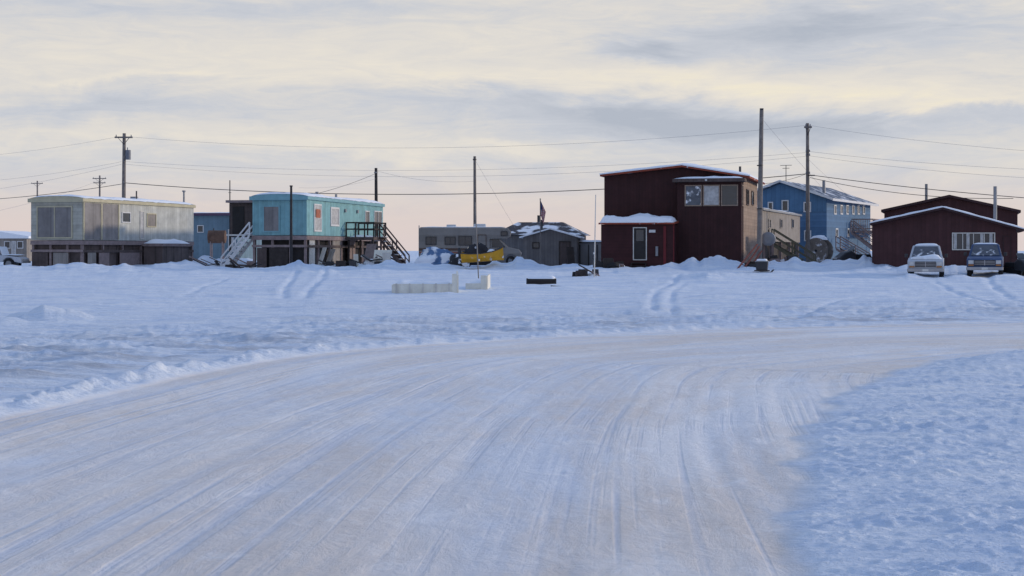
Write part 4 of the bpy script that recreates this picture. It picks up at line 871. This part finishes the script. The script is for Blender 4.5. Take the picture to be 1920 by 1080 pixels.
MB().box(.2,.42,-.06,-.023,-.15,28/sc).build('upright_panel',K['creampanel'],c)
snowcap(c,-.45,.42,.03,.9,lambda x,y:.12,.18,83,10,8,name='snow')
x,y=gpt(1014,536); z=H(x,y); sc=F/y
c=thing('wooden_crate','black low crate topped with snow in the middle of the field','crate',(x,y,z),R(-5))
MB().box(-.62,.66,0,.9,-.1,13/sc).build('body',K['darkwood'],c); snowcap(c,-.64,.68,-.04,.9,lambda x,y:13/sc,.12,85,14,8,name='snow')
for zz in (.08,.2): MB().box(-.64,.68,-.03,-.003,zz,zz+.06).build('slat',K['poleblack'],c)
for xx in (-.66,.62): MB().box(xx,xx+.08,-.06,-.032,-.1,14/sc).build('cleat',K['poleblack'],c)
def plank(label,px,py,L,rz,tilt,m,w=.22,group='loose boards',th=.05):
    x,y=gpt(px,py)
    z=H(x,y); o=MB().box(-L/2,L/2,-w/2,w/2,0,th).build('loose_board',m); o.location=(x,y,z+.03+abs(math.sin(tilt))*L/2); o.rotation_euler=(0,tilt,rz); tag(o,label,'board',group); return o
plank('dark board lying on the snow right of the black crate',1046,542,.6,R(8),R(4),K['darkwood'])
def leaning(label,px,D,w,hh,ang,rz,m,cat='board',name='leaning_panel',group='panels leaning by the turquoise home'):
    x,y,z=at(px,D); o=MB().box(-w/2,w/2,-.03,.03,-.1,hh).build(name,m); o.location=(x,y,z-.05); o.rotation_euler=(R(-ang),0,rz); tag(o,label,cat,group); return o
leaning('pale panel leaning leftmost under the turquoise home',597,101,.55,1.45,18,R(-60),K['whitewood'])
leaning('second pale panel leaning under the turquoise home',612,100.5,.5,1.3,24,R(-50),K['tangrey'])
leaning('brown panel leaning in front of the deck posts',688,104,.8,1.5,20,R(-35),K['pinkwood'])
leaning('dark panel leaning against the right wall of the grey shed',1072,103.5,.5,1.35,14,R(20),K['darkwood'],group='panels by the shed')
leaning('wide pale yellow panel leaning beneath the deck',715,103,1.2,1.2,25,R(-10),K['creampanel'])
def tyre(label,px,D,rx,rz):
    x,y,z=at(px,D); t=thing('old_tyre',label,'tyre',(x,y,z+.12),rz,'old tyres in the snow'); t.rotation_euler=(rx,0,rz)
    wheel(t,0,0,0,.36,.24,name='tread'); return t
tyre('black tyre lying beneath the turquoise home at its middle',640,99,R(78),0); tyre('black tyre half standing right of the other under the home',658,99.5,R(30),R(40))
tyre('black tyre in the woodpile by the red porch',1150,93,R(70),R(10))
def junk(label,px,D,n,spread,hh,mats,seed,group='scrap piles'):
    rnd=random.Random(seed); x,y,z=at(px,D); r=thing('scrap_pile',label,'scrap pile',(x,y,z),0,group)
    for i in range(n):
        m=K[rnd.choice(mats)]; cx=rnd.uniform(-spread,spread); cy=rnd.uniform(-.5,.5); cz=rnd.uniform(0,hh*.4)
        if rnd.random()<.65:
            L_=rnd.uniform(.5,1.3); a=rnd.uniform(-.5,.5); ph=rnd.uniform(0,6.28)
            MB().bar((cx-L_/2*math.cos(ph),cy-L_/2*math.sin(ph)*.4,cz),(cx+L_/2*math.cos(ph),cy+L_/2*math.sin(ph)*.4,cz+abs(a)*L_),rnd.uniform(.08,.2),rnd.uniform(.04,.1)).build('plank',m,r)
        else:
            w=rnd.uniform(.15,.35); MB().frustum((cx-w,cx+w,cy-w,cy+w,-.05),(cx-w*.9,cx+w*.8,cy-w,cy+w*.8,rnd.uniform(.2,hh))).build('box',m,r)
    lump('snow',K['snow'],r,spread*.3,.1,-.05,spread*.8,.5,hh*.45,seed)
    return r
dm=['darkwood','poleblack','brownwood','pinkwood','darkmetal']
junk('dark scrap under the middle of the turquoise home',630,99.5,14,1.3,.6,dm,1)
junk('scrap boards at the foot of the white stairs',455,98,12,.9,.5,dm,2)
junk('scrap boards and crates beneath the deck of the turquoise home',700,101,18,1.2,.9,dm+['creampanel','whitewood'],3)
junk('dark woodpile at the left of the red porch',1140,94,18,.9,.6,dm,4)
junk('small tangle of sticks at the foot of the pale stake',1102,82,10,.55,.35,dm,5)
junk('small dark scrap left of the grey shed',965,103,10,.8,.5,dm,6)
junk('low scrap between the cream and turquoise homes',395,104,9,1.2,.35,dm,7)
junk('scrap by the tall pole at the corner of the red house',1405,92.5,9,.7,.5,dm+['orangewood'],8)
junk('mixed scrap below the trailer stairs right of the red house',1470,100,10,.9,.45,dm+['greenwood'],9)
for i,(pa,pb,lab) in enumerate((((1382,505),(1420,458),'leftmost red board leaning toward the tall pole'),((1392,508),(1424,462),'middle red board leaning toward the tall pole'),((1402,510),(1428,470),'rightmost red board leaning toward the tall pole'))):
    D=91.5+i*.25; o=MB().bar(hat(*pa,D),hat(*pb,D+.9),.12,.05).build('loose_board',K['orangewood']); tag(o,lab,'board','red boards leaning at the tall pole')
x,y,z=at(1429,88.5); c=thing('cargo_sled','small dark cargo sled with a box in front of the tall pole','sled',(x,y,z),R(-15))
for yy in (-.28,.28):
    q=MB(); q.box(-.5,.5,yy-.03,yy+.03,.0,.05); q.bar((.5,yy,.02),(.65,yy,.18),.06,.05); q.build('runner',K['darkmetal'],c)
MB().box(-.42,.42,-.3,.3,.09,.15).build('deck',K['darkwood'],c); MB().frustum((-.32,.3,-.25,.25,.153),(-.36,.34,-.28,.28,.62)).build('box',K['darkmetal'],c,bevel=.02)
MB().box(-.38,.36,-.3,.3,.623,.68).build('lid',K['greymetal'],c); snowcap(c,-.36,.34,-.28,.28,lambda x,y:.68,.1,91,8,8,name='snow')
# ------------------------------------------------------------------ world
w=bpy.data.worlds.new('World'); scene.world=w; w.use_nodes=True; nt=w.node_tree; N=nt.nodes; L=nt.links; N.clear()
AZ,EL=78,12
out=N.new('ShaderNodeOutputWorld'); bg=N.new('ShaderNodeBackground'); L.new(bg.outputs[0],out.inputs[0])
sky=N.new('ShaderNodeTexSky'); sky.sky_type='NISHITA'; sky.sun_disc=False; sky.sun_elevation=R(EL); sky.sun_rotation=R(AZ); sky.dust_density=1.0
tc=N.new('ShaderNodeTexCoord'); sp=N.new('ShaderNodeSeparateXYZ'); L.new(tc.outputs['Generated'],sp.inputs[0])
def M_(op,*a,clamp=False):
    n=N.new('ShaderNodeMath'); n.operation=op; n.use_clamp=clamp
    for i,v in enumerate(a):
        if isinstance(v,(int,float)): n.inputs[i].default_value=v
        else: L.new(v,n.inputs[i])
    return n.outputs[0]
def NZ(scale,sc,det=7,rough=.6,dist=0,off=(0,0,0),rot=0):
    mp=N.new('ShaderNodeMapping'); mp.inputs['Scale'].default_value=sc; mp.inputs['Location'].default_value=off; mp.inputs['Rotation'].default_value=(0,rot,0); L.new(tc.outputs['Generated'],mp.inputs['Vector'])
    n=N.new('ShaderNodeTexNoise'); n.inputs['Scale'].default_value=scale; n.inputs['Detail'].default_value=det; n.inputs['Roughness'].default_value=rough; n.inputs['Distortion'].default_value=dist; L.new(mp.outputs[0],n.inputs['Vector']); return n.outputs['Fac']
def MR(v,a,b,lo=0,hi=1,smooth=True):
    r=N.new('ShaderNodeMapRange'); r.interpolation_type='SMOOTHSTEP' if smooth else 'LINEAR'
    for k_,x_ in (('From Min',a),('From Max',b),('To Min',lo),('To Max',hi)): r.inputs[k_].default_value=x_
    L.new(v,r.inputs['Value']); return r.outputs['Result']
def MX(f,a,b):
    x=N.new('ShaderNodeMixRGB')
    for i,v in ((0,f),(1,a),(2,b)):
        if isinstance(v,(int,float)): x.inputs[i].default_value=v
        elif isinstance(v,tuple): x.inputs[i].default_value=(*v,1)
        else: L.new(v,x.inputs[i])
    return x.outputs[0]
X,Y,Z=sp.outputs
yy=M_('MAXIMUM',M_('ABSOLUTE',Y),.15)
az=M_('DIVIDE',X,yy); el=M_('DIVIDE',Z,yy)
n1=NZ(1,(7,7,34),9,.62,.9,rot=.06); n2=NZ(1,(18,18,110),8,.68,1.2,(3,1,2),rot=-.05); n3=NZ(1,(3,3,14),5,.5,0,(7,2,5)); n5=NZ(1,(9,9,18),6,.6,.5,(1,5,9))
wel=M_('ADD',el,M_('MULTIPLY',M_('SUBTRACT',n1,.5),.030)); wel=M_('ADD',wel,M_('MULTIPLY',M_('SUBTRACT',n5,.5),.030)); waz=M_('ADD',az,M_('MULTIPLY',M_('SUBTRACT',n3,.5),.25))
def blob(px,py,ax,ay,amp,tilt=0):
    cx=(px-CX)/F; cy=(HY-py)/F; ax/=F; ay/=F
    dx=M_('SUBTRACT',waz,cx); dz=M_('SUBTRACT',M_('SUBTRACT',wel,cy),M_('MULTIPLY',dx,tilt))
    a=M_('POWER',M_('ABSOLUTE',M_('DIVIDE',dx,ax)),2.0); b=M_('POWER',M_('ABSOLUTE',M_('DIVIDE',dz,ay)),2.0)
    return M_('MULTIPLY',M_('EXPONENT',M_('MULTIPLY',M_('ADD',a,b),-1.)),amp)
B=[(1560,62,420,44,-.46,.03),(1210,100,120,17,-.40,-.1),(1150,214,300,34,-.55,-.07),(1520,238,480,30,-.44,.02),(260,205,330,26,-.22,.02),(450,8,600,26,-.22,0),(780,20,130,10,-.12,-.2),
   (420,110,700,42,.14,.02),(1500,165,600,22,.34,-.03),(1050,50,260,50,.10,0),(560,264,460,18,.22,-.04),(250,150,260,7,.25,.03),(1000,140,420,26,.14,0),(1850,200,200,9,.3,.02),(1000,335,1600,44,-.10,0),(960,275,100,12,.25,-.2)]
acc=None
for b_ in B:
    v=blob(*b_); acc=v if acc is None else M_('ADD',acc,v)
fac=M_('ADD',M_('ADD',.55,acc),M_('ADD',M_('MULTIPLY',M_('SUBTRACT',n1,.5),.55),M_('MULTIPLY',M_('SUBTRACT',n2,.5),.60)))
cr=N.new('ShaderNodeValToRGB'); e=cr.color_ramp.elements; e[0].position=0.0; e[0].color=(.45,.49,.565,1); e[1].position=1; e[1].color=(.87,.80,.65,1)
a=e.new(.33); a.color=(.575,.60,.655,1); a=e.new(.58); a.color=(.715,.69,.66,1); a=e.new(.8); a.color=(.80,.75,.67,1)
L.new(fac,cr.inputs['Fac'])
cloud=cr.outputs['Color']
hz=MX(MR(el,0.0,.065),(.73,.615,.575),cloud)
hz=MX(MR(el,.03,-.0,0,.6),hz,(.70,.62,.62))
skyc=N.new('ShaderNodeMixRGB'); skyc.blend_type='MULTIPLY'; skyc.inputs[0].default_value=1; L.new(sky.outputs[0],skyc.inputs[1]); skyc.inputs[2].default_value=(.115,.135,.18,1)
upper=MX(MR(n3,.35,.7,.35,.65),skyc.outputs[0],(.50,.665,1.02))
fin=MX(MR(Z,.17,.34),hz,upper)
fin=MX(MR(Z,-.01,-.05),fin,(.45,.5,.6))
L.new(fin,bg.inputs['Color']); bg.inputs['Strength'].default_value=1.0
sd=bpy.data.lights.new('Sun','SUN'); sd.energy=2.0; sd.angle=R(3); sd.color=(1,.84,.66); so=bpy.data.objects.new('Sun',sd); COL.objects.link(so)
sv=Vector((math.sin(R(AZ))*math.cos(R(EL)),math.cos(R(AZ))*math.cos(R(EL)),math.sin(R(EL)))); so.rotation_euler=sv.to_track_quat('Z','Y').to_euler()
so.location=(30,-10,30)
cam=bpy.data.cameras.new('Camera'); cam.sensor_width=36; cam.lens=36*F/1920; cam.shift_y=-(540-HY)/1920; cam.clip_end=20000; cam.clip_start=.1
co=bpy.data.objects.new('Camera',cam); COL.objects.link(co); co.location=(0,0,EYE); co.rotation_euler=(R(90),0,0); scene.camera=co
scene.view_settings.view_transform='Standard'; scene.view_settings.look='None'
